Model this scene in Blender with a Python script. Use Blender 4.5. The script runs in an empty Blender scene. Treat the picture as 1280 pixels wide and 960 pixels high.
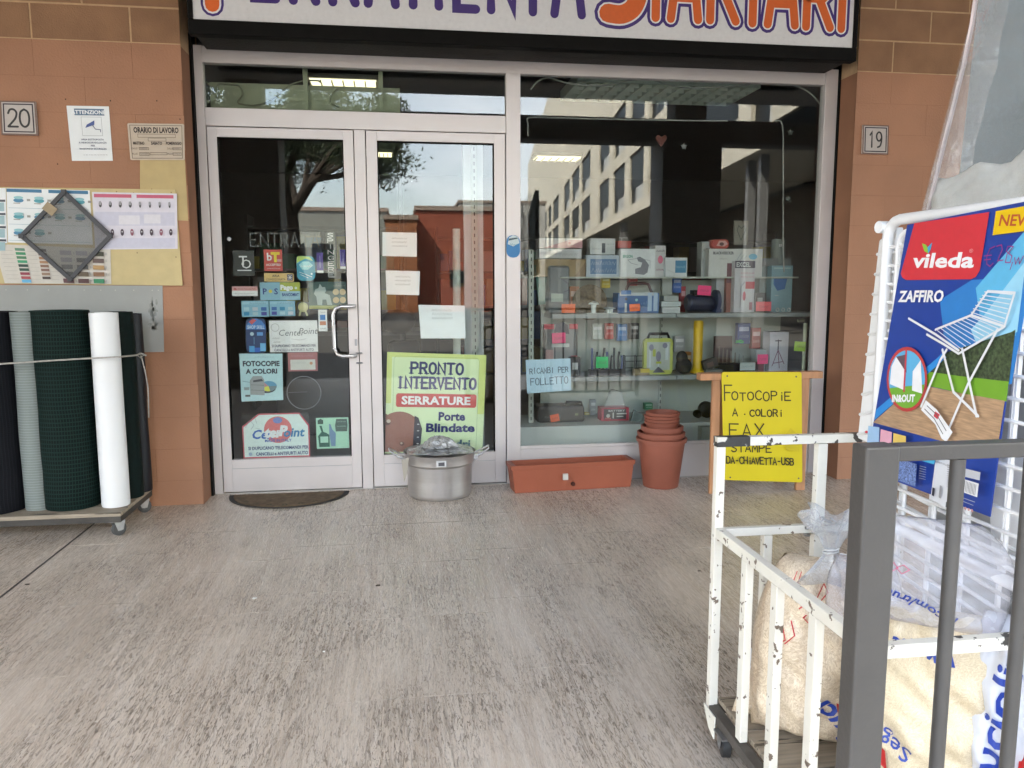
import bpy, math, random
from mathutils import Vector, Matrix
random.seed(7)
sc = bpy.context.scene
COL = sc.collection
# ------------------------------------------------------------------ camera
CAMF, YAW, PITCH, ROLL = 983., .14244, .12513, .00165
CAM = Vector((0., -5.21, 1.35))
_cy, _sy, _cp, _sp = math.cos(YAW), math.sin(YAW), math.cos(PITCH), math.sin(PITCH)
FWD = Vector((_sy*_cp, _cy*_cp, -_sp)); RT = Vector((_cy, -_sy, 0)); DN = FWD.cross(RT)
_cr, _sr = math.cos(ROLL), math.sin(ROLL)
RR = _cr*RT + _sr*DN; DD = -_sr*RT + _cr*DN
cam = bpy.data.cameras.new('camera'); camo = bpy.data.objects.new('camera', cam); COL.objects.link(camo)
cam.sensor_width = 36; cam.lens = CAMF/1280*36; cam.clip_start = .05; cam.clip_end = 2000
m = Matrix((RR, -DD, -FWD)).transposed().to_4x4(); m.translation = CAM
camo.matrix_world = m; sc.camera = camo
# ------------------------------------------------------------------ light
SUN_EL, SUN_DIR = math.radians(50), Vector((-.80, .60, 0)).normalized()     # horizontal direction towards the sun
w = bpy.data.worlds.new('World'); sc.world = w; w.use_nodes = True
nt = w.node_tree; bg = nt.nodes['Background']; bg.inputs[1].default_value = .15
sky = nt.nodes.new('ShaderNodeTexSky'); sky.sky_type = 'NISHITA'; sky.sun_disc = False
sky.sun_elevation = SUN_EL; sky.sun_rotation = math.atan2(SUN_DIR.x, SUN_DIR.y); sky.dust_density = 2.5
# clouds over the clear sky
tc = nt.nodes.new('ShaderNodeTexCoord'); mp = nt.nodes.new('ShaderNodeMapping'); mp.inputs['Scale'].default_value = (1, 1, 2.6)
nz = nt.nodes.new('ShaderNodeTexNoise'); nz.inputs['Scale'].default_value = 2.6; nz.inputs['Detail'].default_value = 7
rp = nt.nodes.new('ShaderNodeValToRGB'); rp.color_ramp.elements[0].position = .44; rp.color_ramp.elements[1].position = .72
mx = nt.nodes.new('ShaderNodeMixRGB'); mx.inputs[2].default_value = (5.6, 6.0, 6.8, 1)
nt.links.new(tc.outputs['Generated'], mp.inputs[0]); nt.links.new(mp.outputs[0], nz.inputs[0]); nt.links.new(nz.outputs[0], rp.inputs[0])
nt.links.new(rp.outputs[0], mx.inputs[0]); nt.links.new(sky.outputs[0], mx.inputs[1]); nt.links.new(mx.outputs[0], bg.inputs[0])
sl = bpy.data.lights.new('sun', 'SUN'); so = bpy.data.objects.new('sun', sl); COL.objects.link(so)
sl.energy = 3.2; sl.angle = math.radians(.5); sl.color = (1, .95, .87)
sd = SUN_DIR*math.cos(SUN_EL) + Vector((0, 0, math.sin(SUN_EL)))
so.rotation_euler = sd.to_track_quat('Z', 'Y').to_euler(); so.location = (0, 0, 30)
sc.view_settings.view_transform = 'Standard'; sc.view_settings.look = 'None'; sc.view_settings.gamma = 1
sc.view_settings.exposure = 3.95
sc.view_settings.use_white_balance = True; sc.view_settings.white_balance_temperature = 7200; sc.view_settings.white_balance_tint = 8
sc.render.engine = 'CYCLES'; sc.cycles.use_denoising = True; sc.cycles.max_bounces = 12; sc.cycles.transparent_max_bounces = 24
sc.cycles.diffuse_bounces = 6; sc.cycles.sample_clamp_indirect = 8

# ------------------------------------------------------------------ pixel of the photograph -> point on a real plane
def ray(px, py): return RR*((px-640)/CAMF) + DD*((py-480)/CAMF) + FWD
def PY(px, py, Y=0.): d = ray(px, py); return CAM + d*((Y-CAM.y)/d.y)
def PX(px, py, X): d = ray(px, py); return CAM + d*((X-CAM.x)/d.x)
def PZ(px, py, Z=0.): d = ray(px, py); return CAM + d*((Z-CAM.z)/d.z)

# ------------------------------------------------------------------ materials
MATS = {}
def mat(name, col=(.5, .5, .5), rough=.6, metal=0., var=.12, scale=18., bump=.0, bscale=60., stretch=(1, 1, 1), spec=.5, chips=None, chip_t=.63, chip_s=14., coat=0., sheen=0.):
    if name in MATS: return MATS[name]
    m = bpy.data.materials.new(name); m.use_nodes = True; t = m.node_tree; N = t.nodes; L = t.links
    b = N['Principled BSDF']; b.inputs['Roughness'].default_value = rough; b.inputs['Metallic'].default_value = metal
    b.inputs['Specular IOR Level'].default_value = spec; b.inputs['Coat Weight'].default_value = coat
    tc = N.new('ShaderNodeTexCoord'); mp = N.new('ShaderNodeMapping'); mp.inputs['Scale'].default_value = stretch
    L.new(tc.outputs['Object'], mp.inputs[0])
    n = N.new('ShaderNodeTexNoise'); n.inputs['Scale'].default_value = scale; n.inputs['Detail'].default_value = 6; L.new(mp.outputs[0], n.inputs[0])
    r = N.new('ShaderNodeValToRGB'); e = r.color_ramp.elements
    e[0].position = .3; e[1].position = .7
    e[0].color = (*[c*(1-var) for c in col], 1); e[1].color = (*[min(1, c*(1+var)) for c in col], 1)
    L.new(n.outputs[0], r.inputs[0]); out = r.outputs[0]
    if chips:
        n2 = N.new('ShaderNodeTexNoise'); n2.inputs['Scale'].default_value = chip_s; n2.inputs['Detail'].default_value = 5; L.new(mp.outputs[0], n2.inputs[0])
        r2 = N.new('ShaderNodeValToRGB'); r2.color_ramp.elements[0].position = chip_t; r2.color_ramp.elements[1].position = chip_t+.015
        L.new(n2.outputs[0], r2.inputs[0]); mx = N.new('ShaderNodeMixRGB'); mx.inputs[2].default_value = (*chips, 1)
        L.new(r2.outputs[0], mx.inputs[0]); L.new(out, mx.inputs[1]); out = mx.outputs[0]
    L.new(out, b.inputs['Base Color'])
    if var > 0:
        mr = N.new('ShaderNodeMapRange'); mr.inputs['To Min'].default_value = max(0, rough-.08); mr.inputs['To Max'].default_value = min(1, rough+.08)
        L.new(n.outputs[0], mr.inputs['Value']); L.new(mr.outputs[0], b.inputs['Roughness'])
    if bump:
        n3 = N.new('ShaderNodeTexNoise'); n3.inputs['Scale'].default_value = bscale; n3.inputs['Detail'].default_value = 8; L.new(mp.outputs[0], n3.inputs[0])
        bp = N.new('ShaderNodeBump'); bp.inputs['Strength'].default_value = bump; bp.inputs['Distance'].default_value = .01
        L.new(n3.outputs[0], bp.inputs['Height']); L.new(bp.outputs[0], b.inputs['Normal'])
    MATS[name] = m; return m
def flat(col, rough=.45):
    k = 'print_%02x%02x%02x_%d' % (int(col[0]*255), int(col[1]*255), int(col[2]*255), rough*100)
    return mat(k, col, rough, var=.04, scale=40)
def emit(name, col, s):
    m = bpy.data.materials.new(name); m.use_nodes = True; b = m.node_tree.nodes['Principled BSDF']
    b.inputs['Emission Color'].default_value = (*col, 1); b.inputs['Emission Strength'].default_value = s; b.inputs['Base Color'].default_value = (.8, .8, .8, 1); return m
def glassy(name, tint=(.9, .93, .92), ior=1.55, rough=0., diff=0., dcol=(.9, .9, .9), bump=0., bscale=8.):
    """sheet of glass or film: clear transmission with a Fresnel reflection on each face"""
    m = bpy.data.materials.new(name); m.use_nodes = True; t = m.node_tree; N = t.nodes; L = t.links
    for n in list(N):
        if n.type == 'BSDF_PRINCIPLED': N.remove(n)
    o = N['Material Output']; g = N.new('ShaderNodeNewGeometry')
    mi = N.new('ShaderNodeMapRange'); mi.inputs['To Min'].default_value = ior; mi.inputs['To Max'].default_value = 1/ior; L.new(g.outputs['Backfacing'], mi.inputs['Value'])
    fr = N.new('ShaderNodeFresnel'); L.new(mi.outputs[0], fr.inputs['IOR'])
    tr = N.new('ShaderNodeBsdfTransparent'); tr.inputs[0].default_value = (*tint, 1)
    gl = N.new('ShaderNodeBsdfGlossy'); gl.inputs['Roughness'].default_value = rough
    a = tr
    if bump:
        tc = N.new('ShaderNodeTexCoord'); n3 = N.new('ShaderNodeTexNoise'); n3.inputs['Scale'].default_value = bscale; n3.inputs['Detail'].default_value = 4
        L.new(tc.outputs['Object'], n3.inputs[0]); bp = N.new('ShaderNodeBump'); bp.inputs['Strength'].default_value = bump; bp.inputs['Distance'].default_value = .02
        L.new(n3.outputs[0], bp.inputs['Height']); L.new(bp.outputs[0], gl.inputs['Normal']); L.new(bp.outputs[0], fr.inputs['Normal'])
    if diff:
        df = N.new('ShaderNodeBsdfDiffuse'); df.inputs[0].default_value = (*dcol, 1); ml = N.new('ShaderNodeMixShader'); ml.inputs[0].default_value = diff
        L.new(tr.outputs[0], ml.inputs[1]); L.new(df.outputs[0], ml.inputs[2]); a = ml
    ms = N.new('ShaderNodeMixShader'); L.new(fr.outputs[0], ms.inputs[0]); L.new(a.outputs[0], ms.inputs[1]); L.new(gl.outputs[0], ms.inputs[2])
    L.new(ms.outputs[0], o.inputs[0]); MATS[name] = m; return m

ALU = mat('painted_aluminium', (.60, .565, .555), .38, .25, .05, 3, .05, 200)
ALUD = mat('grey_aluminium', (.33, .34, .35), .35, .6, .1, 5)
GLASS = glassy('shop_glass', (.95, .97, .96), 1.52)
CLEAR = glassy('clear_film', (.93, .94, .95), 1.5, .10, .16, bump=.9, bscale=9)
BLACKM = mat('black_metal', (.004, .0038, .0035), .6, 0, .3, 9, .1, spec=.12)
DARK = mat('dark_plastic', (.006, .006, .0065), .45, 0, .2, spec=.35)
WHITEP = mat('white_plastic', (.78, .79, .8), .35, 0, .03)
WHITECARD = flat((.72, .73, .72))
PAPER = mat('white_paper', (.78, .82, .84), .7, 0, .04, 10)
NAVY = (.02, .03, .16); INK = (.03, .03, .05); RED = (.55, .03, .04); BLUE = (.03, .13, .45)

# ------------------------------------------------------------------ geometry
ORG = {}
def tag(o, label=None, cat=None, group=None, kind=None):
    for k, v in (('label', label), ('category', cat), ('group', group), ('kind', kind)):
        if v: o[k] = v
    return o
def thing(name, label, cat, loc, group=None):
    o = bpy.data.objects.new(name, None); COL.objects.link(o); o.location = loc; o.empty_display_size = .1
    ORG[o.name] = Vector(loc); return tag(o, label, cat, group)
class G:
    def __init__(s): s.v = []; s.f = []
    def poly(s, pts):
        n = len(s.v); s.v += [Vector(p) for p in pts]; s.f.append(tuple(range(n, n+len(pts)))); return s
    def prism(s, pts, vec):
        vec = Vector(vec); n = len(s.v); k = len(pts)
        s.v += [Vector(p) for p in pts] + [Vector(p)+vec for p in pts]
        s.f += [tuple(range(n, n+k))[::-1], tuple(range(n+k, n+2*k))]
        s.f += [(n+i, n+(i+1) % k, n+k+(i+1) % k, n+k+i) for i in range(k)]; return s
    def box(s, x0, y0, z0, x1, y1, z1):
        return s.prism([(x0, y0, z0), (x0, y1, z0), (x1, y1, z0), (x1, y0, z0)], (0, 0, z1-z0))
    def bar(s, p, q, w, h, up=(0, 0, 1)):
        p = Vector(p); q = Vector(q); d = (q-p).normalized(); a = d.cross(Vector(up))
        if a.length < 1e-4: a = d.cross(Vector((1, 0, 0)))
        a.normalize(); b = a.cross(d); a *= w/2; b *= h/2
        return s.prism([p-a-b, p+a-b, p+a+b, p-a+b], q-p)
    def tube(s, pts, r, n=8, closed=False):
        pts = [Vector(p) for p in pts]; k = len(pts); base = len(s.v); prev = None
        rs = r if isinstance(r, (list, tuple)) else [r]*k
        for i, p in enumerate(pts):
            a = pts[i-1] if (i > 0 or closed) else p; b = pts[(i+1) % k] if (i < k-1 or closed) else p
            d = (b-a).normalized()
            u = prev - d*prev.dot(d) if prev is not None else d.cross(Vector((0, 0, 1)))
            if u.length < 1e-3: u = d.cross(Vector((1, 0, 0)))
            u.normalize(); prev = u; v = d.cross(u)
            s.v += [p+(u*math.cos(t)+v*math.sin(t))*rs[i] for t in [2*math.pi*j/n for j in range(n)]]
        for i in range(k if closed else k-1):
            A = base+i*n; B = base+((i+1) % k)*n
            s.f += [(A+j, A+(j+1) % n, B+(j+1) % n, B+j) for j in range(n)]
        if not closed:
            s.f += [tuple(range(base, base+n))[::-1], tuple(range(base+(k-1)*n, base+k*n))]
        return s
    def lathe(s, cx, cy, prof, n=32, cz=0, caps=True, wob=0):
        base = len(s.v)
        for r, z in prof:
            s.v += [Vector((cx+r*math.cos(t)*(1+wob*math.sin(3*t+z*9)), cy+r*math.sin(t)*(1+wob*math.cos(2*t)), cz+z)) for t in [2*math.pi*j/n for j in range(n)]]
        for i in range(len(prof)-1):
            A = base+i*n; B = A+n; s.f += [(A+j, A+(j+1) % n, B+(j+1) % n, B+j) for j in range(n)]
        if caps: s.f += [tuple(range(base, base+n))[::-1], tuple(range(base+(len(prof)-1)*n, base+len(prof)*n))]
        return s
    def ball(s, c, rx, ry=None, rz=None, n=12):
        ry = ry or rx; rz = rz or rx; pr = [(math.sin(math.pi*i/8), -math.cos(math.pi*i/8)) for i in range(9)]
        base = len(s.v); c = Vector(c)
        for r, z in pr: s.v += [c+Vector((rx*max(r, .01)*math.cos(2*math.pi*j/n), ry*max(r, .01)*math.sin(2*math.pi*j/n), rz*z)) for j in range(n)]
        for i in range(8):
            A = base+i*n; B = A+n; s.f += [(A+j, A+(j+1) % n, B+(j+1) % n, B+j) for j in range(n)]
        return s
    def build(s, name, m, parent=None, smooth=False, bevel=0., origin=None, label=None):
        if parent is not None: o = ORG[parent.name]
        elif origin is not None: o = Vector(origin)
        else:
            xs = [v.x for v in s.v]; ys = [v.y for v in s.v]; zs = [v.z for v in s.v]
            o = Vector(((min(xs)+max(xs))/2, (min(ys)+max(ys))/2, min(zs)))
        me = bpy.data.meshes.new(name); me.from_pydata([v-o for v in s.v], [], s.f); me.materials.append(m)
        import bmesh
        if len(s.f) < 60000:
            bm = bmesh.new(); bm.from_mesh(me); bmesh.ops.recalc_face_normals(bm, faces=bm.faces) if not getattr(s, 'keep', False) else None; bm.to_mesh(me); bm.free()
        if smooth: me.shade_smooth(); me.set_sharp_from_angle(angle=math.radians(38))
        ob = bpy.data.objects.new(name, me); COL.objects.link(ob); ORG[ob.name] = o
        if parent is not None:
            ob.parent = parent
            if parent.type == 'MESH': pass
        else: ob.location = o
        if bevel:
            b = ob.modifiers.new('b', 'BEVEL'); b.width = bevel; b.segments = 2; b.limit_method = 'ANGLE'
        if label: ob['label'] = label
        return ob
def copytree(o, delta, parent=None, label=None):
    c = o.copy(); COL.objects.link(c); ORG[c.name] = ORG[o.name]+Vector(delta)
    if parent is None: c.location = o.location+Vector(delta)
    else: c.parent = parent
    if label: c['label'] = label
    for ch in list(o.children): copytree(ch, delta, c)
    return c
def struct(g, name, m, **k): return tag(g.build(name, m, **k), kind='structure')

# ------------------------------------------------------------------ lettering
_TX = {}
def textmesh(s, bold=0., fine=False):
    k = (s, bold, fine)
    if k in _TX: return _TX[k]
    c = bpy.data.curves.new('lettering', 'FONT'); c.body = s; c.size = 1; c.offset = bold; c.resolution_u = 2; c.fill_mode = 'FRONT' if hasattr(c, 'fill_mode') else 'FRONT'
    o = bpy.data.objects.new('lettering', c); COL.objects.link(o); bpy.context.view_layer.update()
    me = bpy.data.meshes.new_from_object(o.evaluated_get(bpy.context.evaluated_depsgraph_get()))
    if fine:
        import bmesh
        bm = bmesh.new(); bm.from_mesh(me); bmesh.ops.triangulate(bm, faces=bm.faces)
        for _ in range(3): bmesh.ops.subdivide_edges(bm, edges=[e for e in bm.edges if e.calc_length() > .07], cuts=1); bmesh.ops.triangulate(bm, faces=bm.faces)
        bm.to_mesh(me); bm.free()
    v = [(p.co.x, p.co.y) for p in me.vertices]; f = [tuple(p.vertices) for p in me.polygons]
    bpy.data.objects.remove(o); bpy.data.curves.remove(c); bpy.data.meshes.remove(me)
    x0 = min(p[0] for p in v); x1 = max(p[0] for p in v)
    _TX[k] = ([(a-x0, b) for a, b in v], f, x1-x0); return _TX[k]
GL = dict(A=['0,0 2,6 4,0', '.7,2 3.3,2'], B=['0,0 0,6 2.5,6 3.5,5.3 3.5,4 2.5,3.2 0,3.2', '2.5,3.2 3.9,2.5 3.9,.9 2.7,0 0,0'], C=['~4,5 3,5.9 1.6,5.8 .3,4.5 .1,3 .3,1.5 1.6,.2 3,.1 4,1'],
 D=['0,0 0,6 2,6 3.6,5 4,3 3.6,1 2,0 0,0'], E=['4,6 0,6 0,0 4,0', '0,3.1 3,3.1'], F=['4,6 0,6 0,0', '0,3.1 3,3.1'], G=['~4,5 3,5.9 1.6,5.8 .3,4.5 .1,3 .3,1.5 1.6,.2 3,.1 4,1', '4,1 4,2.8 2.4,2.8'],
 H=['0,0 0,6', '4,0 4,6', '0,3 4,3'], I=['2,0 2,6'], L=['0,6 0,0 3.8,0'], M=['0,0 .3,6 2,2 3.7,6 4,0'], N=['0,0 0,6 4,0 4,6'], O=['~2,6 .5,5.1 0,3 .5,.9 2,0 3.5,.9 4,3 3.5,5.1 2,6'],
 P=['0,0 0,6 2.6,6 3.8,5.2 3.8,3.7 2.6,2.9 0,2.9'], R=['0,0 0,6 2.6,6 3.7,5.2 3.7,3.8 2.6,3 0,3', '2,3 4,0'], S=['~3.8,5 2.8,5.9 1.2,5.8 .3,4.8 .8,3.6 2.2,3 3.5,2.3 3.7,1.1 2.7,.1 1.1,0 .1,.9'], T=['0,6 4,6', '2,6 2,0'],
 U=['0,6 0,1.5 .8,.3 2,0 3.2,.3 4,1.5 4,6'], V=['0,6 2,0 4,6'], X=['0,0 4,6', '0,6 4,0'], Z=['0,6 4,6 0,0 4,0'])
GL.update({'1': ['.8,4.8 2,6 2,0'], '2': ['~.2,4.6 1,5.8 2.6,5.9 3.7,4.8 3.2,3 1.6,1.4 .1,.1', '.1,0 4,0'], '0': GL['O'], '9': ['~3.7,3.6 2.6,2.6 1.2,2.7 .3,3.9 .5,5.2 1.8,6 3.2,5.5 3.8,4 3.6,2 2.8,.5 1.2,0'], '8': ['~2,3.2 .5,4.2 .7,5.6 2,6 3.3,5.6 3.5,4.2 2,3.2 .2,2 .4,.5 2,0 3.6,.5 3.8,2 2,3.2'],
 '.': ['1.8,.1 2.2,.1'], '-': ['1,3 3,3'], ',': ['2,.5 1.4,-1'], '€': GL['C']+['-.5,3.6 2.4,3.6', '-.5,2.5 2.2,2.5'], 'i': ['2,0 2,3.6', '2,5.2 2,5.4'], 'g': ['2,0 2,6']})
def strokes(ch):
    out = []
    for s in GL.get(ch, []):
        sm = s[0] == '~'; p = [tuple(map(float, q.split(','))) for q in s.lstrip('~').split()]
        if sm:
            r = []; n = len(p)
            for i in range(n-1):
                a = p[max(i-1, 0)]; b = p[i]; c = p[i+1]; d = p[min(i+2, n-1)]
                for k in range(5):
                    t = k/5; r.append(tuple(.5*(2*b[j]+(c[j]-a[j])*t+(2*a[j]-5*b[j]+4*c[j]-d[j])*t*t+(3*b[j]-a[j]-3*c[j]+d[j])*t**3) for j in (0, 1)))
            r.append(p[-1]); p = r
        out.append(p)
    return out
def ribbon(pts, w):
    """outline polygons (2-D) of a stroke with round ends: one quad strip"""
    polys = []; L = []; R = []
    n = len(pts)
    closed = math.dist(pts[0], pts[-1]) < 1e-6
    for i, p in enumerate(pts):
        a = pts[i-1] if i else (pts[-2] if closed else p); b = pts[i+1] if i < n-1 else (pts[1] if closed else p)
        if a == p: d = (b[0]-p[0], b[1]-p[1]); sc_ = 1
        elif b == p: d = (p[0]-a[0], p[1]-a[1]); sc_ = 1
        else:
            l1 = math.dist(a, p) or 1e-9; l2 = math.dist(p, b) or 1e-9
            u = ((p[0]-a[0])/l1, (p[1]-a[1])/l1); v = ((b[0]-p[0])/l2, (b[1]-p[1])/l2); d = (u[0]+v[0], u[1]+v[1])
            c = math.hypot(*d)/2; sc_ = min(1/max(c, .35), 2.2)
            if c < 1e-6: d = u
        l = math.hypot(*d) or 1e-9; nx, ny = -d[1]/l*w/2*sc_, d[0]/l*w/2*sc_
        L.append((p[0]+nx, p[1]+ny)); R.append((p[0]-nx, p[1]-ny))
    for i in range(n-1): polys.append([L[i], R[i], R[i+1], L[i+1]])
    if not closed:
        for e, q in ((0, 1), (n-1, n-2)):
            a = math.atan2(pts[e][1]-pts[q][1], pts[e][0]-pts[q][0])
            polys.append([(pts[e][0]+math.cos(a+t)*w/2, pts[e][1]+math.sin(a+t)*w/2) for t in [math.pi*(k/6-.5) for k in range(7)]])
    return polys

class Sheet:
    """a flat sheet given by its four corners (TL, TR, BR, BL); s runs left-right, t bottom-top in 0..1"""
    def __init__(s, name, label, cat, c, m, th=.002, group=None, parent=None, body='sheet', r=0., bevel=0):
        s.c = [Vector(p) for p in c]; TL, TR, BR, BL = s.c
        n = (BR-BL).cross(TL-BL).normalized()
        if n.dot(CAM-BL) < 0: n = -n
        s.n = n; s.w = ((TR-TL).length+(BR-BL).length)/2; s.h = ((TL-BL).length+(TR-BR).length)/2; s.k = 0; s.map3 = None; s.step = .0003
        s.root = parent or thing(name, label, cat, (BL+BR)/2, group)
        g = G()
        if r:
            P = []
            for cx, cy, a0 in ((1, 1, 0), (0, 1, 90), (0, 0, 180), (1, 0, 270)):
                for k in range(5):
                    a = math.radians(a0+k*22.5); rx, ry = r/s.w, r/s.h
                    P.append(s.at((cx-rx if cx else rx)+rx*math.cos(a), (cy-ry if cy else ry)+ry*math.sin(a)))
            g.prism(P, -n*th)
        else: g.prism([BL, BR, TR, TL], -n*th)
        s.body = g.build(body, m, s.root, bevel=bevel)
        s.par = s.root
    def at(s, a, b, off=0.):
        if s.map3: return s.map3(a, b, off)
        TL, TR, BR, BL = s.c
        return (BL*(1-a)+BR*a)*(1-b)+(TL*(1-a)+TR*a)*b+s.n*off
    def _lay(s): s.k += 1; return s.k*s.step
    def poly(s, pts, col, name='print', label=None):
        o = s._lay(); g = G(); g.poly([s.at(a, b, o) for a, b in pts]); g.keep = True
        return g.build(name, flat(col) if isinstance(col, tuple) else col, s.par, label=label)
    def rect(s, a0, b0, a1, b1, col, name='print'): return s.poly([(a0, b0), (a1, b0), (a1, b1), (a0, b1)], col, name)
    def rects(s, L, col, name='print'):
        o = s._lay(); g = G(); g.keep = True
        for a0, b0, a1, b1 in L: g.poly([s.at(a, b, o) for a, b in ((a0, b0), (a1, b0), (a1, b1), (a0, b1))])
        return g.build(name, flat(col) if isinstance(col, tuple) else col, s.par)
    def disc(s, a, b, r, col, name='print', ry=None, n=20):
        """r in metres"""
        return s.poly([(a+r*math.cos(t)/s.w, b+(ry or r)*math.sin(t)/s.h) for t in [2*math.pi*k/n for k in range(n)]], col, name)
    def discs(s, L, col, name='print', n=14):
        if name in ('screw', 'nail_hole', 'bolt_picture') and len(L) > 1:
            for q in L: s.discs([q], col, name, n)
            return
        o = s._lay(); g = G(); g.keep = True
        for a, b, rx, ry in L: g.poly([s.at(a+rx*math.cos(t)/s.w, b+ry*math.sin(t)/s.h, o) for t in [2*math.pi*k/n for k in range(n)]])
        return g.build(name, flat(col) if isinstance(col, tuple) else col, s.par)
    def lines(s, L, wd, col, name='print'):
        """strokes in (s,t) units; wd in metres"""
        g = G(); g.keep = True
        for pts in L:
            o = s._lay() if len(L) < 12 else (s.k+1)*s.step+len(g.f)*2e-6
            for q in ribbon([(a*s.w, b*s.h) for a, b in pts], wd): g.poly([s.at(x/s.w, y/s.h, o) for x, y in q])
        s.k += 1
        return g.build(name, flat(col) if isinstance(col, tuple) else col, s.par)
    def text(s, txt, a, b, h, col, align='c', width=None, bold=.0, name='lettering', rot=0., slant=0.):
        """Bfont text: a,b = centre-line position of baseline; h = capital height as a fraction of the sheet height"""
        o = s._lay(); v, f, tw = textmesh(txt, bold, s.map3 is not None); H = h*s.h/.72
        kx = H if width is None else width*s.w/tw
        W = tw*kx; x0 = {'c': -W/2, 'l': 0, 'r': -W}[align]; g = G(); g.keep = True; ca, sa = math.cos(rot), math.sin(rot)
        for x, y in v:
            X = x*kx+x0+slant*y*H; Y = y*H; X, Y = X*ca-Y*sa, X*sa+Y*ca
            g.v.append(s.at(a+X/s.w, b+Y/s.h, o))
        g.f = list(f); return g.build(name, flat(col) if isinstance(col, tuple) else col, s.par)
    def hand(s, txt, a, b, h, wd, col, adv=1.35, asp=.62, jit=.0, name='lettering', serif=False, width=None):
        """stroke lettering from the left; h fraction of height, wd stroke in metres"""
        hh = h*s.h; cw = hh*asp
        if width: cw = width*s.w/(len(txt)*adv-(adv-1))
        x = a*s.w; y = b*s.h; g = G(); g.keep = True
        for ch in txt:
            if ch != ' ':
                jy = random.uniform(-jit, jit)*hh; js = 1+random.uniform(-jit, jit)*1.2
                for st in strokes(ch if ch in GL else ch.upper()):
                    o = s._lay()*.5+.0002 if len(txt) < 8 else s.k*s.step+.0003+len(g.f)*2.2e-6
                    p = [(x+q[0]/4*cw, y+jy+q[1]/6*hh*js) for q in st]
                    for q in ribbon(p, wd): g.poly([s.at(u/s.w, v/s.h, o) for u, v in q])
                    if serif:
                        for e in (p[0], p[-1]):
                            for q in ribbon([(e[0]-wd*.85, e[1]), (e[0]+wd*.85, e[1])], wd*.42): g.poly([s.at(u/s.w, v/s.h, o+1e-5) for u, v in q])
            x += cw*(adv if ch not in 'i.' else adv*.75)
        s.k += 1
        return g.build(name, flat(col) if isinstance(col, tuple) else col, s.par)
    def scribble(s, a0, a1, b, h, col, wd=.0016, words=3):
        """illegible small print: short broken lines"""
        L = []; x = a0
        while x < a1-.01:
            l = random.uniform(.05, .16)*(a1-a0)*3/words; e = min(x+l, a1); p = []
            k = max(3, int((e-x)*s.w/(h*s.h*.45)))
            for i in range(k+1): p.append((x+(e-x)*i/k, b+(h if i % 2 else 0)*random.uniform(.6, 1)))
            L.append(p); x = e+.03*(a1-a0)
        return s.lines(L, wd, col, 'lettering')
def quadY(px, Y): return [PY(a, b, Y) for a, b in px]
def rectY(x0, y0, x1, y1, Y, tilt=0):
    """an upright rectangle in the plane y=Y; from its box in the photograph"""
    a = PY(x0, y0, Y); b = PY(x1, y1, Y); c = PY(x1, y0, Y); d = PY(x0, y1, Y)
    X0 = (a.x+d.x)/2; X1 = (b.x+c.x)/2; Z1 = (a.z+c.z)/2; Z0 = (b.z+d.z)/2
    q = [Vector((X0, Y, Z1)), Vector((X1, Y, Z1)), Vector((X1, Y, Z0)), Vector((X0, Y, Z0))]
    if tilt:
        c = sum(q, Vector())/4; t = math.radians(tilt)
        q = [Vector((c.x+(p.x-c.x)*math.cos(t)-(p.z-c.z)*math.sin(t), Y, c.z+(p.x-c.x)*math.sin(t)+(p.z-c.z)*math.cos(t))) for p in q]
    return q

# ================================================================== SETTING
WALLY = -.22
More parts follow.
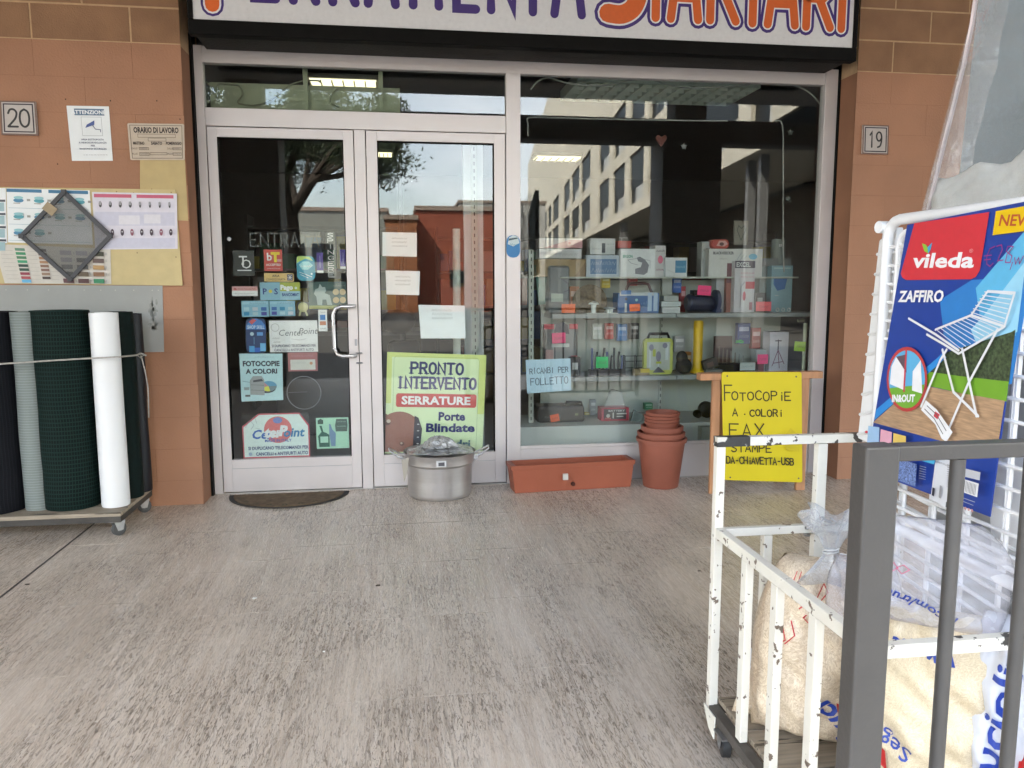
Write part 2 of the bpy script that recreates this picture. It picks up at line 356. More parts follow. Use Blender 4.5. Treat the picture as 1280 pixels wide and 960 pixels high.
# travertine floor
def travertine(name, seed):
    m = bpy.data.materials.new(name); m.use_nodes = True; t = m.node_tree; N = t.nodes; L = t.links; b = N['Principled BSDF']
    tc = N.new('ShaderNodeTexCoord')
    def noise(sx, sy, sc_, det, lo, hi, off, dist=0.):
        mp = N.new('ShaderNodeMapping'); mp.inputs['Scale'].default_value = (sx, sy, 1); mp.inputs['Location'].default_value = (off, off*1.7, 0)
        n = N.new('ShaderNodeTexNoise'); n.inputs['Scale'].default_value = sc_; n.inputs['Detail'].default_value = det; n.inputs['Roughness'].default_value = .62; n.inputs['Distortion'].default_value = dist
        L.new(tc.outputs['Object'], mp.inputs[0]); L.new(mp.outputs[0], n.inputs[0])
        r = N.new('ShaderNodeMapRange'); r.inputs['From Min'].default_value = lo; r.inputs['From Max'].default_value = hi; L.new(n.outputs[0], r.inputs['Value']); return r
    def mix(f, a, bcol, amt=1.):
        mx = N.new('ShaderNodeMixRGB'); mu = N.new('ShaderNodeMath'); mu.operation = 'MULTIPLY'; mu.inputs[1].default_value = amt
        L.new(f.outputs[0], mu.inputs[0]); L.new(mu.outputs[0], mx.inputs[0])
        if isinstance(a, tuple): mx.inputs[1].default_value = (*a, 1)
        else: L.new(a.outputs[0], mx.inputs[1])
        mx.inputs[2].default_value = (*bcol, 1); return mx
    broad = noise(2.6, .45, 1.4, 5, .36, .64, seed)
    streak = noise(22, .9, 1.5, 10, .42, .60, seed+3, .35)
    mid = noise(42, 3.0, 1.5, 10, .52, .59, seed+15, .9)
    fine = noise(95, 9, 1.5, 10, .51, .59, seed+6, .9)
    patch = noise(2.0, .9, 1.3, 5, .40, .58, seed+9)
    pit = noise(110, 20, 1.3, 9, .525, .585, seed+12, 1.2)
    grime = noise(1.3, .9, .9, 6, .48, .75, 31)
    c = mix(broad, (.63, .54, .455), (.53, .445, .37))
    c = mix(streak, c, (.70, .625, .55), .62)
    c = mix(grime, c, (.43, .365, .30), .3)
    def times(a, p_, q_):
        x = N.new('ShaderNodeMath'); x.operation = 'MULTIPLY_ADD'; x.inputs[1].default_value = p_; x.inputs[2].default_value = q_; L.new(patch.outputs[0], x.inputs[0])
        y = N.new('ShaderNodeMath'); y.operation = 'MULTIPLY'; L.new(x.outputs[0], y.inputs[0]); L.new(a.outputs[0], y.inputs[1]); return y
    pmm = times(mid, .85, .15); c = mix(pmm, c, (.34, .285, .235), .66)
    pf = times(fine, .8, .2); c = mix(pf, c, (.29, .24, .195), .55)
    pp = times(pit, .9, .1); c = mix(pp, c, (.15, .12, .095), .75)
    L.new(c.outputs[0], b.inputs['Base Color'])
    rr = N.new('ShaderNodeMapRange'); rr.inputs['To Min'].default_value = .25; rr.inputs['To Max'].default_value = .55; L.new(fine.outputs[0], rr.inputs['Value']); L.new(rr.outputs[0], b.inputs['Roughness'])
    ad = N.new('ShaderNodeMath'); ad.operation = 'ADD'; L.new(pp.outputs[0], ad.inputs[0]); L.new(fine.outputs[0], ad.inputs[1])
    bp = N.new('ShaderNodeBump'); bp.invert = True; bp.inputs['Strength'].default_value = .35; bp.inputs['Distance'].default_value = .004
    L.new(ad.outputs[0], bp.inputs['Height']); L.new(bp.outputs[0], b.inputs['Normal'])
    return m
TRAV = [travertine('travertine', 0), travertine('travertine_pitted', 20), travertine('travertine_pale', 47)]
JOINT = mat('floor_joint_grout', (.58, .52, .46), .8, 0, .15, 30)
ground = struct(G().box(-90, -140, -.45, 90, -6.25, -.15), 'ground', mat('asphalt', (.055, .054, .052), .85, 0, .2, 8, .3, 90))
floor = struct(G().box(-12, -6.25, -.16, 14, .16, -.0005), 'floor', JOINT, origin=(0, 0, 0))
kerb = struct(G().box(-12, -6.4, -.16, 14, -6.252, .001), 'kerb', mat('kerb_stone', (.35, .34, .32), .7, 0, .15, 10, .2))
SW, SL = .306, .643
slabmesh = {}
for i in range(-9, 15):
    x0 = -.245+i*SW
    off = (0, .32, .18, .45)[i % 4] if i not in (-1, 0) else (0 if i == -1 else .32)
    y = -1.78-off+SL*4
    while y > -5.9:
        y1 = min(y, .0); y0 = y-SL
        if y1-y0 > .04:
            g = G().box(x0+.0009, y0+.0009, -.02, x0+SW-.0009, y1-.0009, random.uniform(-.0002, .0002))
            o = g.build('floor_slab', TRAV[0] if random.random() < .96 else random.choice(TRAV[1:]), floor)
        y -= SL
# dark expansion joint strip left
G().box(-1.752, -5.9, -.003, -1.742, -.25, .0012).build('expansion_joint', mat('dark_joint', (.06, .055, .05), .9), floor)
for nm, xa, xb in (('floor_left', -12, -.245-9*SW-.003), ('floor_right', -.245+15*SW+.003, 14)):
    struct(G().box(xa, -6.2, -.02, xb, .0, 0), 'outer_floor', TRAV[0], origin=(0, 0, 0))
struct(G().box(-1.2, 0.002, -.15, 2.98, .14, .006), 'threshold', mat('marble_sill', (.42, .40, .37), .45, 0, .12, 9, .1))

# block walls each side of the shop
RENDERW = mat('terracotta_paint', (.365, .18, .104), .72, 0, .15, 1.6, .3, 90)
RENDERJ = mat('terracotta_paint_joint', (.27, .125, .07), .85, 0, .10, 4)
RAW = mat('raw_tuff_block', (.275, .148, .08), .85, 0, .14, 6, .35, 120)
MORT = mat('pale_mortar', (.50, .33, .19), .9, 0, .12, 20)
CH, CL = .1985, .531
def blockwall(name, label, xa, xb, seams):
    r = thing(name, label, 'wall', ((xa+xb)/2, WALLY, 0))
    zp = 2.735
    G().box(xa, WALLY+.0018, 0, xb, WALLY+.40, zp-.0065).build('wall_core', RENDERJ, r)
    G().box(xa, WALLY+.0022, zp-.006, xb, WALLY+.40, 4.0).build('mortar_core', MORT, r)
    def row(z0, z1, s0, gp, m, pz=0.):
        x = s0
        while x > xa: x -= CL
        while x < xb:
            a = max(x+gp, xa); b = min(x+CL-gp, xb)
            if b-a > .02:
                dz = random.uniform(-.0006, .0006)
                G().box(a, WALLY+dz, z0+gp, b, WALLY+.0075+pz, z1-gp).build('block', m, r, bevel=.0006)
            x += CL
    for k in range(14):                                             # painted courses, joints almost filled
        z1 = zp-k*CH; row(max(z1-CH, 0), z1, seams[0]+(k % 2)*CL/2, .0009, RENDERW)
    for k in range(6):
        z0 = zp+k*CH; row(z0, z0+CH, seams[k % 2], .0055, RAW)
    return r
lw = blockwall('block_wall', 'terracotta painted block wall with house number 20, left of the shop front', -4.2, -1.222, (-1.492, -1.745))
rw = blockwall('block_wall', 'terracotta painted block wall with house number 19, right of the shop front', 3.005, 5.6, (3.252, 3.511))
struct(G().box(-12, WALLY+.01, 0, -4.21, .1, 4), 'wall_left', RENDERW); struct(G().box(5.61, WALLY+.01, 0, 14, .1, 4), 'wall_right', RENDERW)
struct(G().box(-1.221, -.1, 3.52, 3.004, .1, 4), 'wall_above', RENDERW)
# arcade ceiling with the building mass above, outer beam and columns
CONC = mat('dark_concrete', (.22, .215, .205), .85, 0, .15, 3, .2)
struct(G().box(-30, -6.1, 3.98, 32, 9, 13), 'ceiling', mat('ceiling_plaster', (.42, .40, .37), .85, 0, .08, 2))  # carried far above the ceiling as unseen building mass, added to block the sun
tag(G().box(-14, -6.0, 3.33, 18, -5.62, 3.64).build('beam', CONC), 'dark concrete beam along the open edge of the arcade, behind the camera', 'beam')
for x0, lb in ((-2.36, 'left'), (3.66, 'right'), (-8.4, 'far left'), (9.7, 'far right')):
    g = G().box(x0, -6.05, -.01, x0+.86, -5.5, 3.33); g.box(x0+.2, -5.98, 3.64, x0+.66, -5.6, 3.98)
    o = tag(g.build('column', CONC, bevel=.015), 'square concrete arcade column at the open edge, %s of the four' % lb, 'column', 'arcade columns')

# ------------------------------------------------------------------ things across the street, seen mirrored in the glass
CREAM = mat('cream_concrete', (.52, .50, .43), .8, 0, .06, .6)
WINDK = mat('dark_window_glass', (.012, .014, .016), .45, 0, .2, .5, spec=.2)
def vp(v, z, off=0.):                                              # a point on the wing's face, v metres along the mirrored view
    return Vector((11+.12*(v-30.6)+off, 5.21-v, z))
ob = thing('office_building', 'cream office wing with rows of deep dark windows mirrored in the shop glass', 'building', vp(40, 0))
def wingbox(v0, v1, z0, z1, d0, d1): return [vp(v0, z0, d0), vp(v1, z0, d0), vp(v1, z0, d1), vp(v0, z0, d1)], (0, 0, z1-z0)
def wb(name, v0, v1, z0, z1, d0, d1, m): g = G(); p, v = wingbox(v0, v1, z0, z1, d0, d1); g.prism(p, v); return g.build(name, m, ob)
wb('wall', 20, 165, 11.4, 26, 0, 8, CREAM); wb('band', 20, 165, 8.1, 8.8, 0, .15, CREAM); wb('band', 20, 165, 5.0, 5.55, 0, 4, CREAM)
wb('recess', 20, 165, 5.55, 11.4, .16, 8, WINDK); wb('arcade_back', 20, 165, -.15, 5.0, 4.5, 8, mat('dark_arcade', (.10, .085, .07), .8))
def vof(px): return 7.33/(math.tan(math.atan((px-640)/CAMF)+YAW)-.12)
ops = [(1010, 1060), (930, 985), (868, 915), (807, 850), (784, 801), (764, 778), (746.5, 759), (725, 736), (713.5, 722.5), (703.5, 711), (690, 697.5), (684.3, 688.6), (679.5, 683), (674.5, 677.5), (670.5, 673), (667, 669.3), (664.3, 665.9)]
edges = [20]+[e for a, b in ops for e in (vof(b), vof(a))]+[165]
for k in range(0, len(edges)-1, 2):
    for z0, z1 in ((5.55, 8.1), (8.8, 11.4)): wb('pier', edges[k], edges[k+1], z0, z1, .003, .15, CREAM)
for k in range(1, len(edges)-2, 2):
    a, b = edges[k], edges[k+1]
    if b < 90:
        for z0 in (5.55, 8.8):
            wb('window', a+.1, b-.05, z0+.8, z0+2.5, .10, .14, WINDK); wb('sill_panel', a+.1, a+(b-a)*.6, z0, z0+.75, .08, .13, mat('pale_panel', (.40, .42, .42), .6))
for vv_ in (21.5, 27, 36, 45, 56, 70, 90): 
    for dv in (0, 1.1): wb('pillar', vv_+dv, vv_+dv+.25, -.15, 5, .3, .55, mat('pale_pillar', (.15, .155, .16), .6))
wb('end_wall', 165, 166, -.15, 26, 0, 8, CREAM)
def block(name, label, x0, x1, v0, v1, h, m, cat='building', wins=None):
    r = thing(name, label, cat, ((x0+x1)/2, 5.21-(v0+v1)/2, -.15)); G().box(x0, 5.21-v1, -.15, x1, 5.21-v0, h).build('wall', m, r)
    G().box(x0-.1, 5.21-v1, h+.002, x1+.1, 5.21-v0+.1, h+.25).build('roof_edge', mat('roof_edge', (.25, .2, .17), .7), r)
    for a, b, c, d in wins or []:
        G().box(a, 5.21-v0-.05, b, c, 5.21-v0+.04, d).build('window', WINDK, r)
    return r
block('brick_building', 'dark red brick building mirrored in the right door glass', 1.07, 5.6, 45, 60, 5.5, mat('dark_red_brick', (.24, .062, .036), .8, 0, .1, 3), wins=[(2.9, 1.3, 3.7, 2.2)])
block('orange_building', 'orange plastered house wall mirrored in the right door glass', -.62, 1.06, 44, 55, 4.9, mat('orange_plaster', (.26, .10, .045), .8, 0, .1, 2))
block('grey_building', 'low grey building mirrored behind the pine trunk', -12, -.66, 56, 70, 6.4, mat('grey_plaster', (.20, .22, .21), .8), wins=[(-11.5+i*1.9, z, -10.1+i*1.9, z+1.2) for i in range(5) for z in (1.0, 3.0)])
block('far_building', 'long pale building closing the far side of the street', 5.8, 14, 75, 85, 9, mat('far_plaster', (.35, .36, .36), .8))
block('west_building', 'pale apartment block far to the left across the street', -60, -22, 60, 80, 14, mat('west_plaster', (.42, .40, .36), .8), wins=[(-58+i*4, z, -56.4+i*4, z+1.6) for i in range(9) for z in (1.5, 5, 8.5)])

def pine(x, v, h, r, label, seed, fork=.5):
    rd = random.Random(seed); y = 5.21-v
    t = thing('pine_tree', label, 'tree', (x, y, -.15), 'umbrella pines across the street')
    bark = mat('pine_bark', (.035, .026, .02), .9, 0, .3, 4, .5, 20)
    G().tube([(x, y, -.15), (x+.12, y, h*fork*.5), (x, y, h*fork)], [.42, .36, .34], 10).build('trunk', bark, t, smooth=True)
    g = G(); tips = []
    for k in range(9):
        a = k*2.4+rd.random(); d = r*rd.uniform(.45, .85); e = (x+d*math.cos(a), y+d*math.sin(a), h*rd.uniform(.68, .92))
        mid = (x+d*.45*math.cos(a+.3), y+d*.45*math.sin(a+.3), h*(fork+.10+rd.random()*.10))
        g.tube([(x, y, h*fork-.1), mid, e], [.2, .14, .05], 6)
        for q in range(4):
            b = a+rd.uniform(-1, 1); e2 = (e[0]+math.cos(b)*r*.3, e[1]+math.sin(b)*r*.3, h*rd.uniform(.70, .98)); g.tube([mid, e2], [.06, .02], 5); tips.append(e2)
        tips.append(e)
    g.build('limbs', bark, t, smooth=True)
    g = G(); g.keep = True
    for tp in tips:
        for q in range(360):
            c = Vector(tp)+Vector((rd.gauss(0, .62), rd.gauss(0, .62), rd.gauss(0, .34)))
            for j in range(2):
                a = Vector((rd.uniform(-1, 1), rd.uniform(-1, 1), rd.uniform(-.6, 1))).normalized()*(.17*v/35); b = a.cross(Vector((rd.random(), rd.random(), rd.random()))).normalized()*(.04*v/35)
                g.poly([c-b, c+b, c+a])
    g.build('crown', mat('pine_needles', (.028, .045, .018), .7, 0, .4, 1.5), t)
pine(-4.5, 35, 8.6, 4.3, 'forked umbrella pine mirrored in the left door glass', 3, .50)
pine(-10.2, 36, 8.6, 3.2, 'umbrella pine left of the forked one, mirrored at the door edge', 5, .55)
pine(-3.6, 64, 16.0, 3.6, 'tall far umbrella pine mirrored in the transom glass', 9, .66)

# ================================================================== SHOP INTERIOR
INW = mat('interior_wall', (.16, .17, .165), .8, 0, .1, 3)
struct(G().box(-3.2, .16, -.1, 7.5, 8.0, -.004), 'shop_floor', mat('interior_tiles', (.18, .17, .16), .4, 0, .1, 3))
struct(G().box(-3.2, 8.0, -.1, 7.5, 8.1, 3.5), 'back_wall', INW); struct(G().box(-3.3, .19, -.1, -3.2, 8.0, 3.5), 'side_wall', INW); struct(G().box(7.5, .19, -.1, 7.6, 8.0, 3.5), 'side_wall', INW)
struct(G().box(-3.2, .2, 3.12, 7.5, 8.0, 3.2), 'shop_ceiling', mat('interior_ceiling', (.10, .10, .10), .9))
struct(G().box(-1.2, .12, 2.86, 2.98, .19, 3.5), 'lintel', BLACKM)
def X2(a, b, Y=0.): return (PY(*a, Y).x+PY(*b, Y).x)/2
def Z2(a, b, Y=0.): return (PY(*a, Y).z+PY(*b, Y).z)/2
# shop front frame
sf = thing('shopfront', 'pale aluminium shop front with double door, transom and one large display window', 'shop front', (.9, .02, 0))
FX0, FX1 = -1.205, 2.995; ZT = 2.80
xA = -1.152; xB = X2((441.5, 161), (453.5, 610)); xC = X2((455.2, 162), (468.5, 611)); xD = X2((631, 168), (634.5, 604)); xE = X2((649.3, 92), (651.6, 562)); xF = 2.905
zHT = 2.70; zTB = 2.435; zDT = 2.325; zWB = .237
def fb(name, x0, z0, x1, z1, y0=0., y1=.06, m=ALU, p=None, bv=.002): return G().box(x0, y0, z0, x1, y1, z1).build(name, m, p or sf, bevel=bv)
fb('jamb', FX0, .004, xA-.002, ZT); fb('jamb', xF, .004, FX1, ZT, -.01, .06)
fb('head_rail', xA-.002, zHT, xF, ZT-.003, .002)
fb('transom_bar', xA-.001, zDT+.002, xD, zTB, .001); fb('mullion', xD+.002, .004, xE, zHT, -.004, .062)
fb('center_post', xB+.002, .004, xC-.002, zDT, .004, .06)
fb('kick_panel', xE+.001, .006, xF-.001, zWB, .004, .05); fb('glazing_bead', xE+.001, zWB+.001, xF-.001, zWB+.02, .008, .035)
fb('transom_pane', xA+.001, zTB, xD, zHT, .028, .034, GLASS, bv=0); fb('window_pane', xE, zWB, xF, zHT, .028, .034, GLASS, bv=0)
G().box(-1.232, -.03, 0, -1.207, .07, 2.86).build('shutter_guide', BLACKM, sf); G().box(2.997, -.03, 0, 3.004, .07, 2.86).build('shutter_guide', BLACKM, sf)
def door(x0, x1, hinge, gl, gr, g0, g1):
    d = fb('door', x0+.003, .012, gl, zDT-.003, .006, .056)          # the hinge stile carries the rest
    fb('stile', gr, .012, x1-.003, zDT-.003, .0062, .056, p=d); fb('rail', gl, g1, gr, zDT-.003, .0065, .055, p=d); fb('bottom_rail', gl, .012, gr, g0, .0065, .055, p=d)
    fb('groove', gl+.002, .165, gr-.002, .168, .0045, .0066, ALUD, p=d, bv=0)
    fb('gasket', gl, g0, gl+.006, g1, .012, .05, BLACKM, p=d, bv=0); fb('gasket', gr-.006, g0, gr, g1, .012, .05, BLACKM, p=d, bv=0)
    fb('gasket', gl+.006, g1-.006, gr-.006, g1, .012, .05, BLACKM, p=d, bv=0)
    fb('glass_pane', gl+.006, g0, gr-.006, g1-.006, .028, .034, GLASS, p=d, bv=0)
    return d
dl = door(xA, xB, 0, X2((270, 170), (290, 574)), X2((428.5, 175), (440, 570)), .226, 2.262)
dr = door(xC, xD, 1, X2((469.8, 176), (481, 568)), X2((617, 180), (620, 563)), .226, 2.262)
hx = X2((428, 383), (430, 446)); hz1 = PY(428, 383, -.05).z; hz0 = PY(430, 445, -.05).z; STEEL = mat('satin_steel', (.55, .55, .56), .28, .9, .05, 10)
hx1 = PY(443, 383, -.0).x; hx0 = PY(417, 410, -.06).x; rr_ = .03
G().tube([(hx1, .006, hz1), (hx1, -.03, hz1), (hx1-.012, -.052, hz1), (hx0+.05, -.062, hz1), (hx0+.016, -.062, hz1-.012), (hx0, -.062, hz1-.05), (hx0, -.062, hz0+.05), (hx0+.016, -.062, hz0+.012), (hx0+.05, -.062, hz0), (hx1-.012, -.052, hz0), (hx1, -.03, hz0), (hx1, .006, hz0)], .0125, 14).build('pull_handle', STEEL, dl, smooth=True)
lk = PY(445, 428, 0); G().box(lk.x-.008, -.002, lk.z-.022, lk.x+.008, .006, lk.z+.022).build('lock_cylinder', ALUD, dl)
lk = PY(468, 296, 0); G().lathe(0, 0, [(.012, 0), (.012, .006)], 14).build('lock_cylinder', ALUD, dr).matrix_local = Matrix.Translation((lk.x-ORG[sf.name].x, -.01, lk.z))@Matrix.Rotation(math.radians(90), 4, 'X')
for z in (PY(445, 430).z-.06, PY(445, 448).z-.03):
    G().tube([(xB+.02, -.004, z), (xB-.02, -.012, z)], .006, 8).build('latch', ALUD, dl, smooth=True)

# light box sign
SY = -.36
sb = thing('shop_sign', 'long white light box sign with purple and orange bubble lettering above the shop', 'sign', (.9, SY, 2.7))
bx0 = PY(236, 45, SY).x; bx1 = PY(1069, 85, SY).x; bz = PY(241, 24, SY).z; bz0 = Z2((245, 42), (1066, 78), SY)
FZ1 = 3.46
G().box(bx0+.03, SY+.012, bz, bx1-.03, SY+.3, FZ1).build('housing', BLACKM, sb)
for nm, q in (('lower_frame', (bx0, bz0, bx1, bz)), ('upper_frame', (bx0, FZ1, bx1, FZ1+.05)), ('side_frame', (bx0, bz+.001, bx0+.028, FZ1-.001)), ('side_frame', (bx1-.028, bz+.001, bx1, FZ1-.001))):
    G().box(q[0], SY-.012, q[1], q[2], SY+.06, q[3]).build(nm, BLACKM, sb, bevel=.006)
G().box(bx0+.02, SY+.062, bz0+.015, bx1-.02, -.02, bz-.002).build('underside', mat('grimy_black', (.010, .008, .006), .7, 0, .4, 8, .3), sb)
# signs of rust at the rear edge of the underside
G().box(bx0+.03, -.062, ZT+.004, bx1-.03, -.012, ZT+.035).build('shutter_slat', mat('rusty_slat', (.018, .013, .010), .8, 0, .4, 14, .4, chips=(.10, .06, .035), chip_t=.62), sb)
S = Sheet('', '', '', [(bx0+.029, SY, FZ1), (bx1-.029, SY, FZ1), (bx1-.029, SY, bz), (bx0+.029, SY, bz)], flat((.66, .66, .67), .3), .011, parent=sb, body='sign_face')
def sx(px): return (PY(px, 40, SY).x-(bx0+.029))/S.w
PURP = (.045, .018, .16)
cache = {}
def bubble(ch, pxc, pxw, z0, z1, layers, gid):
    """one bubble letter drawn with fat round strokes, in layers (width m, colour)"""
    xw = (sx(pxc+pxw/2)-sx(pxc-pxw/2))*S.w; xc = sx(pxc)*S.w
    for li, (wd, colr) in enumerate(layers):
        key = (gid, li); g = cache.setdefault(key, (G(), colr))[0]
        for st in strokes(ch):
            off = .0006+li*.0011+len(g.f)*1.1e-6
            for q in ribbon([(xc+(p[0]/4-.5)*xw, z0+p[1]/6*(z1-z0)) for p in st], wd): g.poly([S.at(x/S.w, y/S.h, off) for x, y in q])
BUB = dict(A='~0,0 .5,3 1.4,5.6 2,6 2.6,5.6 3.5,3 4,0', N='0,0 0,6 4,0 4,6')
GL['A'] = ['~0,0 .6,3.4 1.4,5.6 2,6 2.6,5.6 3.4,3.4 4,0', '.7,2.2 3.3,2.2']
pl = [(.052, PURP)]
def zb(px, py): return PY(px, py, SY).z-bz
word = [('E', 333, 26, 4), ('R', 382, 28, 7), ('R', 431, 28, 9), ('A', 478, 34, 11), ('M', 533, 32, 13), ('E', 583, 24, 17), ('N', 628, 28, 19), ('T', 666, 30, 21), ('A', 710, 34, 24)]
for ch, c, wd, yb in word: bubble(ch, c, wd, zb(c, yb-6), zb(c, yb-6)+.30, pl, 'word1')
ol = [(.106, PURP), (.070, (.75, .75, .75)), (.053, (.66, .12, .02))]
bubble('F', 284, 34, zb(266, 6), zb(266, 6)+.42, [(.125, PURP), (.098, (.75, .75, .75)), (.078, (.72, .13, .02))], 'wordF')
_s = GL['S']; GL['S'] = ['~.5,.55 2.1,.5 3.4,1.1 3.9,2.3 3,3.3 1,4 .2,5 1.2,5.9 3.6,5.9']; bubble('S', 776, 44, zb(776, 26), zb(776, 26)+.44, [(.168, PURP), (.128, (.75, .75, .75)), (.108, (.66, .12, .02))], 'wordS'); GL['S'] = _s
for ch, c, wd, yb in (('T', 819, 24, 29), ('A', 855, 34, 31), ('R', 903, 32, 33), ('T', 940, 24, 36), ('A', 976, 34, 38), ('R', 1022, 30, 41), ('I', 1051, 4, 43)):
    bubble(ch, c, wd, zb(c, yb-7), zb(c, yb-7)+.34, ol, 'word2')
for (gid, li), (g, c) in cache.items():
    g.keep = True; g.build('lettering', flat(c, .35), sb)
GL['A'] = ['0,0 2,6 4,0', '.7,2 3.3,2']

# ================================================================== ON THE WALLS
def wq(px, Y=WALLY-.004): return quadY(px, Y)
def tile(label, q, num):
    s = Sheet('house_number_tile', label, 'number tile', wq(q, WALLY-.016), flat((.46, .41, .38), .3), .016, 'house number tiles', bevel=.002); s.lines([[(.015, .015), (.985, .015), (.985, .985), (.015, .985), (.015, .015)]], .008, (.16, .09, .07), 'edge')
    a = .09
    s.lines([[(a, a), (1-a, a), (1-a, 1-a), (a, 1-a), (a, a)]], .007, (.03, .02, .03), 'border')
    s.hand(num, .2 if num == '20' else .24, .24, .52, .011, (.02, .018, .02), width=.6 if num == '20' else .5, adv=1.25); return s
tile('white ceramic tile reading 20 on the left wall', [(0, 126), (44, 127), (47, 169), (2, 168)], '20')
tile('white ceramic tile reading 19 on the right wall', [(1079, 156), (1111, 157), (1110, 193), (1078, 192)], '19')
s = Sheet('notice', 'white paper notice ATTENZIONE with a surveillance camera drawing, left wall', 'notice', wq([(83, 132), (136, 133), (141, 201), (90, 201)]), PAPER, .0015)
s.rect(.17, .83, .88, .95, (.10, .17, .27), 'header'); s.text('ATTENZIONE!', .52, .855, .07, (.8, .85, .88), bold=.03)
s.lines([[(.32, .46), (.8, .46), (.8, .8), (.32, .8), (.32, .46)]], .0015, (.25, .28, .3), 'frame')
s.poly([(.4, .6), (.44, .66), (.63, .74), (.62, .66)], (.06, .10, .3), 'picture'); s.lines([[(.58, .65), (.64, .58), (.76, .57), (.76, .53)]], .004, (.1, .12, .2), 'picture')
for i, t in enumerate(('AREA SOTTOPOSTA', 'A VIDEOSORVEGLIANZA', 'PER', 'RAGIONI DI SICUREZZA')): s.text(t, .55, .375-i*.057, .03, (.1, .12, .2), width=(.55, .68, .1, .66)[i], bold=.02)
s.scribble(.3, .9, .1, .015, (.3, .32, .35), .001)
bp_ = Sheet('board_offcut', 'cream board offcut screwed to the wall under the opening hours sign', 'board', wq([(175, 199), (231, 200), (235, 276), (175, 273)], WALLY-.004), mat('cream_board', (.47, .36, .17), .6, 0, .06, 12), .004)
bp_.disc(.25, .5, .004, (.15, .08, .04), 'screw_hole')
s = Sheet('opening_hours_sign', 'cream plastic sign ORARIO DI LAVORO with opening hours boxes', 'sign', wq([(159, 154), (230, 155), (231, 200), (163, 200)], WALLY-.009), mat('cream_plastic', (.50, .42, .33), .5, 0, .05), .004, r=.008)
s.lines([[(.04, .05), (.96, .05), (.96, .95), (.04, .95), (.04, .05)]], .0026, (.06, .045, .04), 'border')
s.text('ORARIO DI LAVORO', .5, .75, .15, (.03, .02, .02), bold=.04, width=.8)
for a0, b0, a1, b1 in ((.17, .62, .84, .71), (.35, .52, .67, .6), (.18, .28, .35, .34), (.18, .12, .35, .2), (.79, .28, .96-.02, .34), (.79, .12, .94, .2), (.37, .14, .68, .2)): s.lines([[(a0, b0), (a1, b0), (a1, b1), (a0, b1), (a0, b0)]], .0018, (.07, .05, .04), 'box')
for t, a in (('MATTINO', .18), ('SABATO', .5), ('POMERIGGIO', .81)): s.text(t, a, .42, .08, (.04, .03, .03), bold=.03, width=.2 if t != 'POMERIGGIO' else .28)
for b in (.29, .14):
    s.text('ALLE' if b < .2 else 'DALLE', .1, b, .05, (.12, .1, .09), width=.1); s.text('ALLE' if b < .2 else 'DALLE', .74, b, .05, (.12, .1, .09), width=.1)
    s.scribble(.2, .34, b, .05, (.15, .12, .12), .0012, 2); s.scribble(.8, .93, b, .05, (.15, .12, .12), .0012, 2)
s = Sheet('wall_panel', 'stained pale grey panel on the left wall behind the rolls', 'panel', wq([(0-60, 356), (203, 357), (205, 440), (-60, 442)]), mat('grey_panel', (.30, .31, .30), .5, 0, .06, 6), .004)
s.discs([(.955+random.gauss(0, .010), .55+random.gauss(0, .13), random.uniform(.004, .012), random.uniform(.006, .022)) for _ in range(26)], mat('soot_stain', (.24, .25, .24), .7, 0, .2, 60), 'stain')
s.discs([(a, .93, .003, .003) for a in (.25, .35, .45, .62, .7, .77, .86, .95, .98)], (.5, .48, .42), 'screw')
bd = Sheet('display_board', 'cream plywood board carrying the product charts on the left wall', 'board', wq([(-50, 233), (219, 237), (228, 357), (-50, 354)], WALLY-.012), mat('cream_plywood', (.53, .43, .22), .6, 0, .06, 14), .008)
bd.discs([(a, b, .004, .004) for a, b in ((.86, .44), (.74, .45), (.8, .34), (.98, .97), (.98, .3), (.8, .96), (.72, .97))], (.25, .18, .08), 'nail_hole')
g = G(); g.keep = True
for px, py in ((82, 124), (138, 126), (196, 126), (225, 149), (72, 205)):
    q = PY(px, py, WALLY-.0012); g.poly([q+Vector((.004*math.cos(k*.9), 0, .004*math.sin(k*.9))) for k in range(7)])
tag(g.build('nail_hole', mat('nail_hole', (.04, .02, .012), .9), lw), kind='stuff')
# sheets pinned to the board
s = Sheet('pool_chart', 'chart of blue paddling pools pinned to the board, behind the diamond mesh frame', 'poster', wq([(8, 235), (112, 238), (116, 306), (10, 303)], WALLY-.0145), PAPER, .0012)
s.rects([(.0, .93, .42, .99), (.5, .93, .98, .99)], (.03, .16, .30), 'header')
for r_ in range(3):
    s.lines([[(.02, .64-r_*.3), (.98, .64-r_*.3)]], .0015, (.1, .25, .35), 'rule')
    for c_ in range(4):
        a = .14+c_*.245; b = .78-r_*.3
        if c_ in (0, 1) or r_ < 2: s.disc(a, b, .028, (.05, .22, .38) if (r_+c_) % 2 == 0 else (.06, .30, .36), 'picture', ry=.012); s.disc(a, b+.05, .026, (.25, .50, .55), 'picture', ry=.009); s.rects([(a-.06, b-.06, a+.02, b-.045), (a+.1, b-.01, a+.14, b+.03)], (.3, .3, .28), 'caption')
s = Sheet('price_strip', 'narrow pale strip of product rows at the left edge of the board', 'poster', wq([(-40, 235), (7, 235), (9, 304), (-40, 303)], WALLY-.0145), PAPER, .0012)
for i in range(4): s.rect(.3, .75-i*.24, .98, .79-i*.24, (.04, .05, .07), 'bar'); s.rect(.2, .58-i*.24, .95, .74-i*.24, (.30, .45, .5), 'picture')
s = Sheet('remote_control_chart', 'white chart of grey gate remote controls in two rows on the board', 'poster', wq([(115, 240), (221, 242), (222, 311), (119, 312)], WALLY-.0145), flat((.62, .60, .68), .5), .0012)
